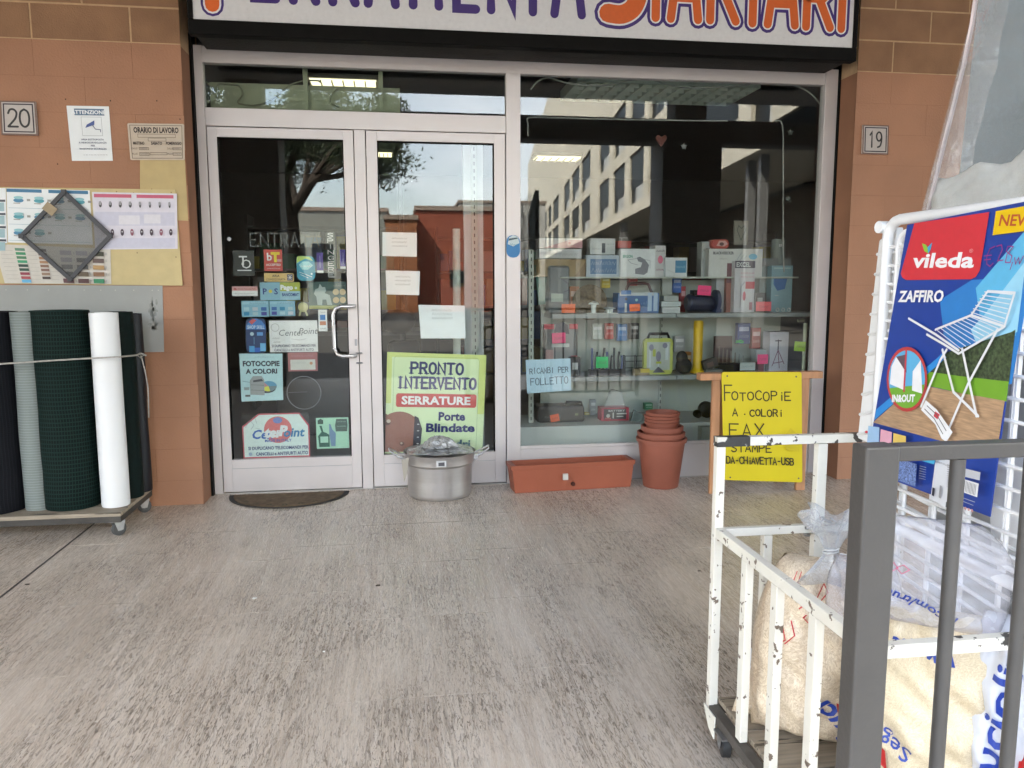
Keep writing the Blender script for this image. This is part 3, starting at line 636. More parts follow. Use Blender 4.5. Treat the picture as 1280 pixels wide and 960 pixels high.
s.rects([(.02, .91, .46, .97), (.52, .91, .96, .97)], (.5, .09, .16), 'header'); s.rects([(.02, .42, .97, .66), (.02, .02, .97, .2)], (.52, .52, .63), 'text_band'); s.rects([(.3, .44, .55, .6), (.6, .46, .8, .62)], (.63, .62, .68), 'text_band')
for i in range(8):
    a = .09+i*.118
    s.disc(a, .79, .0085 if i < 4 else .006, (.05, .05, .06), 'picture', ry=.018); s.rect(a-.015, .78, a+.01, .84, (.3, .3, .33), 'picture')
    if i: s.disc(a+.01, .3, .0095, (.05, .03, .05) if i % 3 else (.25, .08, .12), 'picture', ry=.020); s.disc(a+.01, .31, .004, (.55, .55, .58), 'picture')
s = Sheet('colour_chart', 'colour chart with green, brown and red swatches along the bottom of the board', 'poster', wq([(-8, 305), (138, 311), (139, 355), (6, 354)], WALLY-.0145), flat((.58, .55, .50), .5), .0012)
cc = [(.08, .22, .14), (.02, .24, .10), (.05, .2, .09), (.02, .3, .14), (.005, .04, .03), (.01, .06, .04), (.28, .03, .06), (.35, .05, .07)]; bc = [(.07, .05, .05), (.16, .09, .06), (.33, .16, .08), (.38, .2, .1), (.22, .11, .07), (.2, .1, .08), (.28, .18, .12), (.05, .03, .025)]
for i in range(8):
    b = .92-i*.105; s.rect(.17, b-.07, .255, b, cc[i], 'swatch'); s.rect(.365, b-.07, .44, b, bc[i], 'swatch'); s.rects([(.27, b-.075, .35, b-.068), (.455, b-.075, .52, b-.068), (.04, b-.075, .15, b-.068)], (.35, .33, .3), 'rule')
s.rect(.17, .02, .255, .1, (.1, .4, .65), 'swatch')
for i in range(5):
    b = .9-i*.19
    for a, c in ((.56, [(.3, .3, .32), (.28, .28, .3), (.1, .1, .1), (.06, .06, .06), (.09, .03, .035)][i]), (.70, [(.33, .33, .36), (.05, .05, .055), (.06, .06, .06), (.1, .07, .04), (.07, .02, .02)][i]), (.845, [(.04, .04, .02), (.1, .06, .05), (.4, .24, .09), (.22, .11, .05), (.01, .2, .09)][i])): s.rect(a, b-.12, a+.1, b, c, 'swatch'); s.rect(a+.115, b-.09, a+.125, b-.02, (.4, .4, .38), 'caption')
# mosquito-screen sample: diamond frame
Yd = WALLY-.03
T_, R_, B_, L_ = [PY(*p, Yd) for p in ((80, 240), (138, 295), (88, 349), (27, 295))]
fr = thing('mesh_screen_sample', 'diamond-hung dark framed insect screen sample on the board', 'screen sample', (B_.x, Yd, B_.z))
for p, q in ((T_, R_), (R_, B_), (B_, L_), (L_, T_)):
    d = (q-p).normalized(); G().bar(p+d*.004, q-d*.004, .024, .012, up=(0, 1, 0)).build('frame_bar', mat('anthracite_frame', (.045, .047, .055), .5), fr, bevel=.002)
for p in (T_, R_, B_, L_): G().box(p.x-.013, Yd-.014, p.z-.013, p.x+.013, Yd+.005, p.z+.013).build('corner_joint', mat('anthracite_frame'), fr, bevel=.002)
NET = glassy('fine_netting', (.95, .95, .95), 1.02, .5, .30, (.22, .22, .215)); G().prism([T_, R_, B_, L_], (0, .0008, 0)).build('screen_mesh', NET, fr)
c_ = PY(62, 261, Yd-.016); g = G().box(-.033, 0, -.026, .033, .004, .026); [setattr(v, 'xyz', Matrix.Rotation(math.radians(40), 3, 'Y')@v+c_) for v in g.v]
g.build('cardboard_tab', mat('cardboard', (.34, .27, .18), .8, 0, .1), fr)

# ================================================================== DOLLY WITH ROLLS
WOOD = mat('old_board', (.30, .25, .19), .7, 0, .25, 6, .3, 60, stretch=(1, 12, 12), chips=(.09, .07, .05), chip_t=.62, chip_s=5)
GAL = mat('galvanised', (.35, .35, .35), .4, .8, .15, 30); RUB = mat('rubber', (.06, .06, .06), .7, 0, .2)
DZ = .145; dx1, dy0, dy1 = -1.495, -.86, -.30
dly = thing('dolly', 'low wooden dolly on small casters under the rolls, against the left wall', 'dolly', (-2.2, -.58, 0))
G().box(-2.95, dy0, DZ-.022, dx1, dy1, DZ).build('deck', WOOD, dly, bevel=.003)
G().box(-2.95, dy0+.004, DZ-.055, dx1-.004, dy0+.026, DZ-.0225).build('angle_iron', mat('dark_iron', (.06, .055, .05), .6, .4, .3, 12), dly)
G().box(-2.95, dy1-.026, DZ-.055, dx1-.004, dy1-.004, DZ-.0225).build('angle_iron', mat('dark_iron'), dly); G().box(dx1-.026, dy0+.027, DZ-.055, dx1-.004, dy1-.027, DZ-.0225).build('angle_iron', mat('dark_iron'), dly)
def caster(par, x, y, zt, r=.036, ang=.4, wm=RUB):
    c = G().box(x-.026, y-.03, zt-.006, x+.026, y+.03, zt).build('caster', GAL, par)
    dx, dy = math.cos(ang), math.sin(ang); o_ = Vector((x+dx*.015, y+dy*.015, r+.002)); n = Vector((-dy, dx, 0))
    g = G()
    for sd_ in (-1, 1): g.prism([o_+n*.017*sd_+Vector((dx*a, dy*a, b)) for a, b in ((-.015, -.008), (.015, -.008), (.03, zt-r-.007), (-.035, zt-r-.007))], n*.002*sd_)
    tag(g.build('fork', GAL, c), kind='stuff')
    G().tube([o_-n*.013, o_-n*.011, o_+n*.011, o_+n*.013], [r*.85, r, r, r*.85], 20).build('wheel', wm, c, smooth=True); G().tube([o_-n*.02, o_+n*.02], r*.25, 8).build('axle', GAL, c)
    return c
for x, y, a in ((dx1-.045, dy0+.05, .9), (dx1-.05, dy1-.06, .3), (-2.8, dy0+.05, .7), (-2.8, dy1-.06, .2)): caster(dly, x, y, DZ-.055, .038, a)
def meshmat(name, a, b, n=60., zr=60., rough=.75):
    """rolled wire netting: procedural grid of strands (Object coordinates, cylinder wrapped)"""
    m = bpy.data.materials.new(name); m.use_nodes = True; t = m.node_tree; N = t.nodes; L = t.links; bs = N['Principled BSDF']; bs.inputs['Roughness'].default_value = rough; bs.inputs['Specular IOR Level'].default_value = .15
    tc = N.new('ShaderNodeTexCoord'); sp = N.new('ShaderNodeSeparateXYZ'); L.new(tc.outputs['Object'], sp.inputs[0])
    at = N.new('ShaderNodeMath'); at.operation = 'ARCTAN2'; L.new(sp.outputs['Y'], at.inputs[0]); L.new(sp.outputs['X'], at.inputs[1])
    def grid(src, f):
        mu = N.new('ShaderNodeMath'); mu.operation = 'MULTIPLY'; mu.inputs[1].default_value = f; L.new(src, mu.inputs[0])
        si = N.new('ShaderNodeMath'); si.operation = 'SINE'; L.new(mu.outputs[0], si.inputs[0]); gt = N.new('ShaderNodeMath'); gt.operation = 'GREATER_THAN'; gt.inputs[1].default_value = .72; L.new(si.outputs[0], gt.inputs[0]); return gt
    nn = N.new('ShaderNodeTexNoise'); nn.inputs['Scale'].default_value = 3; L.new(tc.outputs['Object'], nn.inputs[0])
    ad = N.new('ShaderNodeMath'); ad.operation = 'MULTIPLY_ADD'; ad.inputs[1].default_value = .25; L.new(nn.outputs[0], ad.inputs[0]); L.new(at.outputs[0], ad.inputs[2])
    g1 = grid(ad.outputs[0], n); g2 = grid(sp.outputs['Z'], zr*2*math.pi); mx = N.new('ShaderNodeMath'); mx.operation = 'MAXIMUM'; L.new(g1.outputs[0], mx.inputs[0]); L.new(g2.outputs[0], mx.inputs[1])
    c = N.new('ShaderNodeMixRGB'); c.inputs[1].default_value = (*a, 1); c.inputs[2].default_value = (*b, 1); L.new(mx.outputs[0], c.inputs[0]); L.new(c.outputs[0], bs.inputs['Base Color'])
    bp = N.new('ShaderNodeBump'); bp.inputs['Distance'].default_value = .003; L.new(mx.outputs[0], bp.inputs['Height']); L.new(bp.outputs[0], bs.inputs['Normal']); MATS[name] = m; return m
def roll(label, x, y, r, h, m, wob=.02, core=True, group='rolls on the dolly', layers=True):
    t = thing('roll', label, 'roll', (x, y, DZ), group)
    prof = [(r*.97, 0), (r, .01)]+[(r*(1+random.uniform(-.012, .012)), h*k/10) for k in range(1, 10)]+[(r, h-.008), (r*.985, h)]
    if core:
        prof += [(r*.86, h), (r*.84, h-.012), (r*.62, h-.012), (r*.6, h+.002), (r*.3, h+.001), (r*.28, h-.1)]
    G().lathe(x, y, prof, 48, DZ+.001, wob=wob).build('wound_sheet', m, t, smooth=True, origin=None)
    return t
GREENM = meshmat('green_wire_mesh', (.0012, .006, .005), (.007, .024, .020), 64, 44); GREYM = meshmat('grey_wire_mesh', (.19, .22, .21), (.29, .33, .32), 90, 70)
BLKM = meshmat('black_netting', (.005, .0055, .008), (.013, .014, .019), 70, 95)
def rx(pa, pb, Y): a = PY(pa, 560, Y).x; b = PY(pb, 560, Y).x; return (a+b)/2, (b-a)/2
for lb, pa, pb, Y, pt, m, wob in (('black netting roll at the left edge of the dolly', -64, 33, -.66, 390, BLKM, .01), ('narrow grey wire mesh roll between the black and the green rolls', 27, 63, -.70, 390, GREYM, .03),
        ('thick dark green square mesh roll in the middle of the dolly', 52, 122, -.66, 388, GREENM, .015), ('smooth white plastic sheet roll', 123, 158, -.70, 391, mat('white_roll', (.70, .71, .72), .4, 0, .02, 4), .004),
        ('dark green netting roll just behind the white roll', 140, 176, -.52, 390, mat('dark_green_net', (.002, .008, .007), .7, 0, .3, 40, .3, 150, spec=.15), .02), ('black film roll at the rear corner of the dolly', 160, 187, -.40, 392, mat('black_film', (.004, .0045, .008), .45, 0, .3, 8, spec=.3), .03)):
    x, r = rx(pa, pb, Y); top = PY((pa+pb)/2, pt, Y).z
    roll(lb, x, Y+(0 if r < .1 else .0), r, top-DZ, m, wob)
g = G(); pa = [PY(-60, 457, -.86), PY(0, 455, -.86), PY(60, 451, -.86), PY(110, 448, -.83), PY(150, 446, -.80), PY(171, 444, -.62)]
g.tube(pa, .0045, 8); k0 = PY(176, 444, -.5)
g.tube([pa[-1], k0+Vector((0, 0, .012)), k0+Vector((.02, -.01, 0)), k0+Vector((0, -.015, -.012)), k0+Vector((-.02, 0, 0)), k0+Vector((.005, .0, .01)), k0+Vector((.03, 0, -.004))], .005, 8)
g.tube([k0, PY(181, 462, -.5), PY(185, 485, -.5), PY(186, 522, -.5)], .004, 8)
tag(g.build('rope', mat('pale_rope', (.36, .34, .31), .8, 0, .15, 60), smooth=True), 'pale rope tied round the standing rolls with a knot at the right', 'rope')

# scraps on the paving
for lb_, px, py, r_, c_ in (('dark dry leaf scrap on the paving in front of the right door', 473, 732, .014, (.05, .03, .02)), ('small white paper scrap on the paving left of centre', 318, 748, .013, (.7, .7, .68)),
        ('dark scrap on the paving below the roll dolly', 34, 731, .013, (.05, .035, .025)), ('dark scrap on the paving left of the white trolley', 874, 714, .010, (.04, .03, .025)), ('tiny pale chip on the paving near the foreground', 405, 815, .006, (.7, .68, .64))):
    q = PZ(px, py, .0012); rd = random.Random(px); P_ = [q+Vector((r_*rd.uniform(.5, 1)*math.cos(k*.9), r_*.6*rd.uniform(.5, 1)*math.sin(k*.9), 0)) for k in range(7)]
    tag(G().prism(P_, (0, .002, .003)).build('scrap', flat(c_, .8)), lb_, 'litter')
# ================================================================== DOORMAT, POT, PLANTERS
MAT_ = mat('brown_doormat', (.15, .10, .058), .95, 0, .35, 30, .8, 400)
a = PZ(279, 630, .006); b = PZ(436, 616, .006); cx = (a.x+b.x)/2; rxm = (b.x-a.x)/2
t = thing('doormat', 'half-round worn brown coir doormat in front of the left door', 'doormat', (cx, -.2, 0))
def half(r1, r2, z0, z1, ym): return [(cx+r1*math.cos(u), ym-r2*math.sin(u), z0) for u in [math.pi*k/28 for k in range(29)]], (0, 0, z1-z0)
p, v = half(rxm, .34, .001, .008, -.055); G().prism(p, v).build('rubber_base', mat('black_rubber', (.03, .027, .024), .8), t)
p, v = half(rxm-.03, .31, .0082, .014, -.075); G().prism(p, v).build('pile', MAT_, t, bevel=.003)
g = G()
for k in range(9):
    u = .35+k*.3; c = Vector((cx+(rxm-.09)*math.cos(u), -.075-.255*math.sin(u), .0143)); 
    for j in (-.5, .5): g.poly([c, c+Vector((.035*math.cos(u+j), -.03*math.sin(u+j), 0)), c+Vector((.05*math.cos(u+j*.4), -.045*math.sin(u+j*.4), 0))])
g.keep = True; tag(g.build('leaf_pattern', mat('moss_pattern', (.05, .055, .025), .95, 0, .3, 60), t), kind='stuff')
# aluminium pot
AL = mat('brushed_pot', (.50, .475, .46), .34, .75, .05, 4, .08, 90, stretch=(1, 1, 14))
pc = PZ(552, 628, 0); pr_ = .205; px_, py_ = pc.x, pc.y+pr_; ph = .285
t = thing('cooking_pot', 'large aluminium stock pot with side handles standing before the right door', 'pot', (px_, py_, 0))
prof = [(pr_*.95, .002), (pr_*.985, .01), (pr_, .03), (pr_*1.02, ph*.72), (pr_*1.035, ph*.73), (pr_*1.10, ph*.79), (pr_*1.12, ph*.8), (pr_*1.13, ph), (pr_*1.145, ph+.004), (pr_*1.13, ph+.006), (pr_*1.09, ph-.02), (pr_*1.05, ph*.75), (pr_*.97, .02)]
G().lathe(px_, py_, prof, 56, 0).build('body', AL, t, smooth=True)
for sg in (-1, 1):
    x = px_+sg*pr_*1.12
    G().tube([(x, py_-.06, ph-.03), (x+sg*.03, py_-.062, ph-.018), (x+sg*.085, py_-.045, ph+.018), (x+sg*.092, py_+.03, ph+.02), (x+sg*.03, py_+.062, ph-.018), (x, py_+.06, ph-.03)], .0065, 8).build('handle', STEEL, t, smooth=True)
    G().box(x-.012, py_-.08, ph-.045, x+.012, py_-.04, ph-.015).build('handle_bracket', STEEL, t)
G().box(px_-.03, py_-pr_*1.13-.004, ph-.052, px_+.03, py_-pr_*1.13+.012, ph-.016).build('label', flat((.6, .6, .6)), t)
lb = PY(552, 581, py_-pr_*1.13-.006)
s = Sheet('', '', '', [(px_-.018, py_-pr_*1.13-.0055, ph-.024), (px_+.02, py_-pr_*1.13-.0055, ph-.022), (px_+.02, py_-pr_*1.13-.0055, ph-.046), (px_-.018, py_-pr_*1.13-.0055, ph-.046)], flat((.06, .06, .07)), .001, parent=t, body='label_print')
tg = PY(505, 600, py_-.12); G().prism([PY(502, 575, py_-.15), PY(511, 572, py_-.15), PY(509, 592, py_-.15), PY(505, 603, py_-.15)], (0, .002, 0)).build('paper_tag', flat((.35, .32, .27)), t)
def crumple(name, label, cat, cx, cy, z, r, hgt, seed, m, n=34, group=None):
    rd = random.Random(seed); g = G(); g.keep = False
    rings = 9
    for i in range(rings+1):
        rr = r*i/rings
        for j in range(n):
            a = 2*math.pi*j/n; e = 1+.10*math.sin(3*a+seed)+.07*math.sin(7*a+seed*2)
            zz = hgt*(1-(i/rings)**2.4)+rd.uniform(-1, 1)*hgt*.13
            g.v.append(Vector((cx+rr*e*math.cos(a), cy+rr*e*math.sin(a)*.9, z+max(zz, 0)+.004)))
    for i in range(rings):
        for j in range(n): g.f.append((i*n+j, i*n+(j+1) % n, (i+1)*n+(j+1) % n, (i+1)*n+j))
    o = g.build(name, m); o.modifiers.new('s', 'SOLIDIFY').thickness = .001
    return tag(o, label, cat, group)
FILM = mat('crinkled_film', (.50, .51, .52), .18, .55, .3, 26, 1., 55)
G_ = crumple('wrapped_tray', 'wide tray in crinkled clear film laid across the pot mouth', 'tray', px_, py_, ph+.006, pr_*1.05, .035, 3, FILM)
crumple('wrapped_bowl', 'small film-wrapped bowl on top of the wrapped tray in the pot', 'bowl', px_-.005, py_-.05, ph+.04, .115, .06, 8, FILM)
# trough planter
TERR = mat('terracotta_plastic', (.31, .082, .042), .5, 0, .07, 7, .05); TERD = mat('old_terracotta_plastic', (.26, .078, .048), .6, 0, .12, 7)
A0, A1 = PZ(644, 617, 0), PZ(788, 608.5, 0); u = (A1-A0).normalized(); vv = Vector((-u.y, u.x, 0)); zt = .185
def tr(a, b, z): return A0+u*a+vv*b+Vector((0, 0, z))
Lp = (A1-A0).length; wp = .15; ex = .022
t = thing('trough_planter', 'long empty terracotta plastic trough planter below the window', 'planter', tuple(tr(Lp/2, wp/2, 0)))
def shell(o0, o1):                                                  # outer and inner walls joined
    g = G(); P = []
    for z, e in ((.001, 0), (zt-.03, ex*.85), (zt-.029, ex+.004), (zt, ex+.008), (zt+.001, ex-.006), (zt-.035, ex*.7), (.012, .006)):
        P.append([tr(-e, -e*.35, z), tr(Lp+e, -e*.35, z), tr(Lp+e, wp+e*.35, z), tr(-e, wp+e*.35, z)] if z < zt+.0005 and e > ex*.71 or z == .001 else [tr(-e, -e*.3, z), tr(Lp+e, -e*.3, z), tr(Lp+e, wp+e*.3, z), tr(-e, wp+e*.3, z)])
    # inner rings pulled in
    for k in (4, 5, 6): P[k] = [p+(tr(Lp/2, wp/2, p.z)-p).normalized()*.02 for p in P[k]]
    for q in P: g.v += q
    for i in range(len(P)-1):
        for j in range(4): g.f.append((i*4+j, i*4+(j+1) % 4, i*4+4+(j+1) % 4, i*4+4+j))
    g.f.append((3, 2, 1, 0)); n = len(P)*4-4; g.f.append((n, n+1, n+2, n+3)); return g
shell(0, 0).build('tub', TERR, t, bevel=.003)
c = tr(Lp*.42, -.03, .1); G().box(c.x-.018, c.y+.0, c.z-.02, c.x+.016, c.y+.016, c.z+.02).build('price_sticker', flat((.55, .52, .48)), t)
c = tr(Lp*.49, -.013, .045); G().tube([c-vv*.004, c+vv*.02], .014, 12).build('drain_hole', mat('hole', (.07, .02, .012), .9), t)
# stack of pots
bx_, by_ = 1.735, -.20
def fpot(label, r0, r1, z0, z1, m=TERD, rimh=.035, k=0):
    prof = [(r0*.97, z0), (r0, z0+.004), (r1*.93, z1-rimh), (r1, z1-rimh+.003), (r1+.002, z1-.003), (r1-.003, z1), (r1-.012, z1), (r1*.9, z1-rimh), (r0*.9, z0+.01)]
    o = G().lathe(bx_+random.uniform(-.006, .006), by_+random.uniform(-.004, .004), prof, 40).build('flower_pot', m, smooth=True); return tag(o, label, 'flower pot', 'nested flower pots')
fpot('largest terracotta flower pot, bottom of the stack by the yellow sign', .118, .168, .001, .335, rimh=.03)
fpot('second terracotta pot, its wide rim just above the largest pot', .10, .158, .12, .375, rimh=.032); 
fpot('third terracotta pot with a rim narrower than the second', .09, .140, .2, .415, rimh=.035)
for i, n_ in enumerate(('lowest', 'second', 'third', 'topmost')): fpot('%s of the four small terracotta pots nested at the top of the stack' % n_, .08, .116-.001*i, .25+.02*i, .445+.021*i, rimh=.02)

# ================================================================== WOODEN STAND WITH YELLOW SIGN
SYY = -.46; PINE = mat('orange_pine', (.42, .205, .10), .55, 0, .18, 5, .1, 60, stretch=(6, 6, 1))
t = thing('wooden_trestle', 'orange varnished wooden trestle holding the yellow sign', 'trestle', (2.33, -.3, 0))
q0 = PY(875, 466, SYY); q1 = PY(1028, 465, SYY); q2 = PY(875, 473, SYY); ztp = (q0.z+q1.z)/2; zbt = ztp-.045
G().box(q0.x, SYY-.012, zbt, q1.x, SYY+.06, ztp).build('top_plank', PINE, t, bevel=.003)
for a0, a1, b0, b1 in ((891, 901, 893, 902), (1001, 1012, 1002, 1013)):
    X0 = PY(a0, 480, SYY).x; X1 = PY(a1, 480, SYY).x
    G().box(X0, SYY, .001, X1, SYY+.025, zbt-.001).build('leg', PINE, t, bevel=.002)
    G().bar(((X0+X1)/2+(.07 if a0 < 950 else -.05), SYY+.05, zbt), ((X0+X1)/2+(.16 if a0 < 950 else -.02), -.20, .0), X1-X0, .022, up=(0, 1, 0)).build('leg', PINE, t, bevel=.002)
G().box(PY(902, 480, SYY).x, SYY+.03, .12, PY(1001, 480, SYY).x, SYY+.05, .16).build('cross_bar', PINE, t)
Y2 = SYY-.018
s = Sheet('yellow_sign', 'yellow board hand-lettered FOTOCOPIE A COLORI FAX hung on the wooden trestle', 'sign', quadY([(902, 465), (1002, 465), (1003, 603), (905, 600)], Y2), mat('yellow_sheet', (.62, .50, .012), .45, 0, .05, 3), .004, r=.016)
MK = (.035, .03, .006)
s.hand('F', .03, .74, .14, .009, MK, width=.09); s.hand('OTOCOPiE', .12, .745, .075, .0082, MK, width=.76, jit=.08)
s.hand('A', .125, .6, .065, .0082, MK, width=.06); s.hand('.', .25, .615, .05, .0088, MK, width=.05); s.hand('COLORi', .34, .6, .06, .0082, MK, width=.42, jit=.06)
s.hand('FAX', .08, .41, .115, .0088, MK, width=.43, jit=.03, adv=1.45)
s.hand('STAMPE', .1, .27, .07, .0082, MK, width=.5, jit=.05)
s.hand('DA-CHiAVETTA-USB', .03, .16, .06, .0082, MK, width=.86, jit=.05, adv=1.25)
s.discs([(.06, .965, .006, .006), (.92, .96, .006, .006), (.07, .03, .006, .006), (.94, .04, .006, .006)], (.10, .09, .08), 'screw')
s.poly([(.78, .3), (.95, .28), (.97, .42), (.84, .5), (.76, .42)], mat('yellow_worn', (.55, .43, .012), .5, 0, .1, 20), 'worn_patch')

# ================================================================== STICKERS AND NOTICES ON THE GLASS
YG = .0385
def stk(name, label, q, col, cat='sticker', r=0., tilt=0, Y=YG, group=None):
    return Sheet(name, label, cat, rectY(*q, Y, tilt) if len(q) == 4 and not isinstance(q[0], tuple) else quadY(q, Y), flat(col, .5) if isinstance(col, tuple) else col, .0008, group, r=r)
WHT = (.72, .74, .74)
# left door, from the top
t = thing('door_lettering', 'faint grey capitals ENTRATA stuck across the left door glass', 'lettering', tuple(PY(355, 310, YG)))
s = Sheet('', '', '', rectY(312, 290, 400, 309, YG), GLASS, .0004, parent=t, body='carrier_film'); s.hand('ENTRATA', .01, .05, .85, .008, (.10, .11, .11), width=.97, adv=1.35)
t = thing('push_lettering', 'white vertical letters SPINGERE at the right of the left door glass', 'lettering', tuple(PY(413, 346, YG)))
s = Sheet('', '', '', rectY(408, 290, 419, 347, YG), GLASS, .0004, parent=t, body='carrier_film')
for i, c in enumerate('SPINGERE'): s.hand(c, .2, .89-i*.125, .085, .0045, (.62, .64, .64), width=.6)
s = stk('round_sticker', 'dark oval sticker with a white T and O monogram, upper left of the left door', (291, 313, 318, 345), (.02, .025, .024)); s.text('T', .48, .42, .38, WHT, bold=.01); s.text('O', .62, .30, .36, WHT); s.rect(.2, .2, .85, .24, WHT)
s = stk('card_sticker', 'square red sticker with yellow T and ACCEPTED on the left door', (330, 312, 353, 339), (.50, .07, .06)); s.text('b', .3, .5, .36, WHT, bold=.02); s.text('T', .62, .45, .42, (.75, .6, .05), bold=.06); s.text('ACCEPTED', .5, .25, .1, WHT, width=.8, bold=.02); s.scribble(.15, .85, .1, .06, WHT, .001); s.poly([(.72, .44), (.95, .44), (.95, .56), (.72, .56)], (.6, .3, .3))
s = stk('air_conditioning_sticker', 'yellow sticker ARIA CONDIZIONATA with a dark snowflake square', (330, 341.5, 367, 352), (.62, .44, .17), r=.006); s.text('ARIA', .4, .55, .28, INK, bold=.02); s.text('CONDIZIONATA', .4, .14, .26, INK, width=.65); s.rect(.78, .12, .97, .88, (.08, .09, .15)); s.lines([[(.8, .5), (.95, .5)], [(.875, .2), (.875, .8)], [(.82, .25), (.93, .75)], [(.82, .75), (.93, .25)]], .002, WHT)
s = stk('leaf_sticker', 'blue and lime leaf-shaped sticker right of the red one on the left door', (371, 320, 394, 351), (.04, .30, .42), r=.035); s.poly([(.0, .7), (.02, .97), (.25, 1), (.7, .97), (.9, .8), (.5, .9), (.15, .78)], (.45, .62, .16)); s.poly([(.12, .65), (.35, .78), (.65, .78), (.9, .62), (.6, .45), (.3, .45)], (.30, .62, .65)); s.text('KLIN', .5, .55, .1, WHT, bold=.02) if False else s.scribble(.2, .8, .55, .08, WHT, .002, 1); s.lines([[(.15, .35), (.8, .16)], [(.2, .25), (.6, .12)]], .003, WHT); s.disc(.8, .28, .006, (.55, .75, .8))
for q, l in (((396, 316, 404, 341), 'left'), ((425, 312, 433, 336), 'right')):
    s = stk('violet_strip', 'narrow violet strip with white end, %s of the two near the door handle side' % l, q, (.07, .04, .26), group='violet strips'); s.rect(.0, .0, 1, .12, WHT); s.lines([[(.5, .25), (.5, .85)]], .0025, (.4, .38, .6))
s = stk('shop_label', 'small white label with a pink top band at the left of the left door', (290, 358, 322, 370), WHT, r=.004); s.rect(0, .55, 1, 1, (.62, .33, .33)); s.text('46', .12, .62, .25, (.4, .02, .03), bold=.03, name='lettering'); s.scribble(.22, .95, .65, .2, (.3, .03, .04), .0018, 2); s.scribble(.1, .9, .2, .12, (.25, .2, .22), .001)
s = stk('card_payment_sticker', 'pale blue and lime POS PagoBancomat sticker on the left door', (325, 353, 375, 375), (.22, .42, .52)); s.rect(.5, .5, 1, 1, (.34, .40, .06)); s.rect(.5, .0, 1, .5, (.28, .48, .55)); s.text('P', .12, .33, .34, (.02, .04, .2), bold=.02); s.text('S', .4, .33, .34, (.02, .04, .2), bold=.02); s.disc(.26, .5, .011, (.62, .55, .06)); s.text('Pago', .67, .6, .26, WHT, bold=.05); s.disc(.9, .68, .008, (.5, .6, .5)); s.text('BANCOMAT', .76, .22, .18, (.02, .05, .2), bold=.03, width=.42)
for q, l in (((302, 376, 336, 396), 'left'), ((337, 376, 369, 395), 'right')):
    s = stk('bank_sticker', 'pale blue sticker of card logos, %s of the pair on the left door' % l, q, (.20, .42, .54), group='bank stickers'); s.rect(.03, .78, .97, .95, (.28, .5, .6)); s.scribble(.3, .9, .8, .1, (.02, .12, .2), .0012, 2)
    for i, (a, b) in enumerate(((.08, .38), (.4, .38), (.72, .38), (.08, .08), (.4, .08), (.72, .08))): s.rect(a, b, a+.2, b+.22, [(.35, .55, .62), (.45, .5, .55), (.03, .12, .35), (.02, .22, .38), (.35, .5, .55), (.05, .06, .3)][(i+(l == 'right')*2) % 6], 'logo')
s = stk('rosette_sticker', 'dull gold rosette with two ribbons on the left door', (371, 377, 387, 395), (.03, .03, .03), r=.02); s.lines([[(.35, .5), (.2, .05)], [(.6, .5), (.8, .05)]], .012, (.36, .37, .2)); s.disc(.5, .62, .032, (.40, .40, .2)); s.disc(.5, .62, .022, (.48, .46, .25), n=16)
s = stk('bulldog_sticker', 'dark green sticker with a grey sitting dog and four gold discs, by the door handle', (386, 352, 433, 386), (.012, .06, .055)); s.rect(.0, .0, 1, .12, (.30, .33, .10))
s.poly([(.22, .15), (.2, .45), (.14, .55), (.18, .72), (.26, .76), (.3, .92), (.36, .8), (.44, .8), (.46, .66), (.42, .58), (.56, .5), (.6, .2), (.62, .14), (.48, .14), (.46, .34), (.36, .34), (.34, .14)], (.30, .37, .36), 'dog'); s.discs([(.72, .62, .02, .02), (.9, .62, .02, .02), (.72, .32, .02, .02), (.9, .32, .02, .02)], (.45, .33, .17), 'disc'); s.scribble(.65, .97, .82, .06, (.2, .25, .22), .001)
s = stk('logo_strip', 'narrow white upright sticker with blue and orange squares under the dog sticker', (398, 387, 409, 414), WHT); s.rect(.2, .52, .8, .76, (.04, .2, .5)); s.rect(.15, .28, .85, .46, (.55, .2, .1)); s.scribble(.2, .8, .85, .06, INK, .001, 1); s.scribble(.2, .8, .1, .06, INK, .001, 1)
s = stk('shop_skill_sticker', 'blue umbrella-shaped sticker SHOP SKILL at the left of the left door', [(307, 398), (332, 398), (333, 441), (308, 441)], (.012, .04, .13), r=.03); s.poly([(0, .68), (.03, .8), (.2, .93), (.5, 1), (.8, .93), (.97, .8), (1, .68)], (.04, .19, .5), 'umbrella'); s.poly([(.15, .9), (.35, .98), (.55, .95), (.3, .82)], (.5, .08, .08)); s.text('SHOP SKILL', .5, .7, .1, (.55, .68, .75), bold=.02, width=.85); s.disc(.3, .55, .012, (.4, .55, .6)); s.rect(.55, .5, .85, .6, (.1, .3, .6)); s.lines([[(.4, .45), (.4, .25)]], .004, (.1, .25, .4)); s.rect(.15, .02, .42, .2, (.05, .3, .6)); s.rect(.7, .05, .98, .28, (.15, .45, .7)); s.rect(.42, .02, .7, .15, (.02, .12, .5))
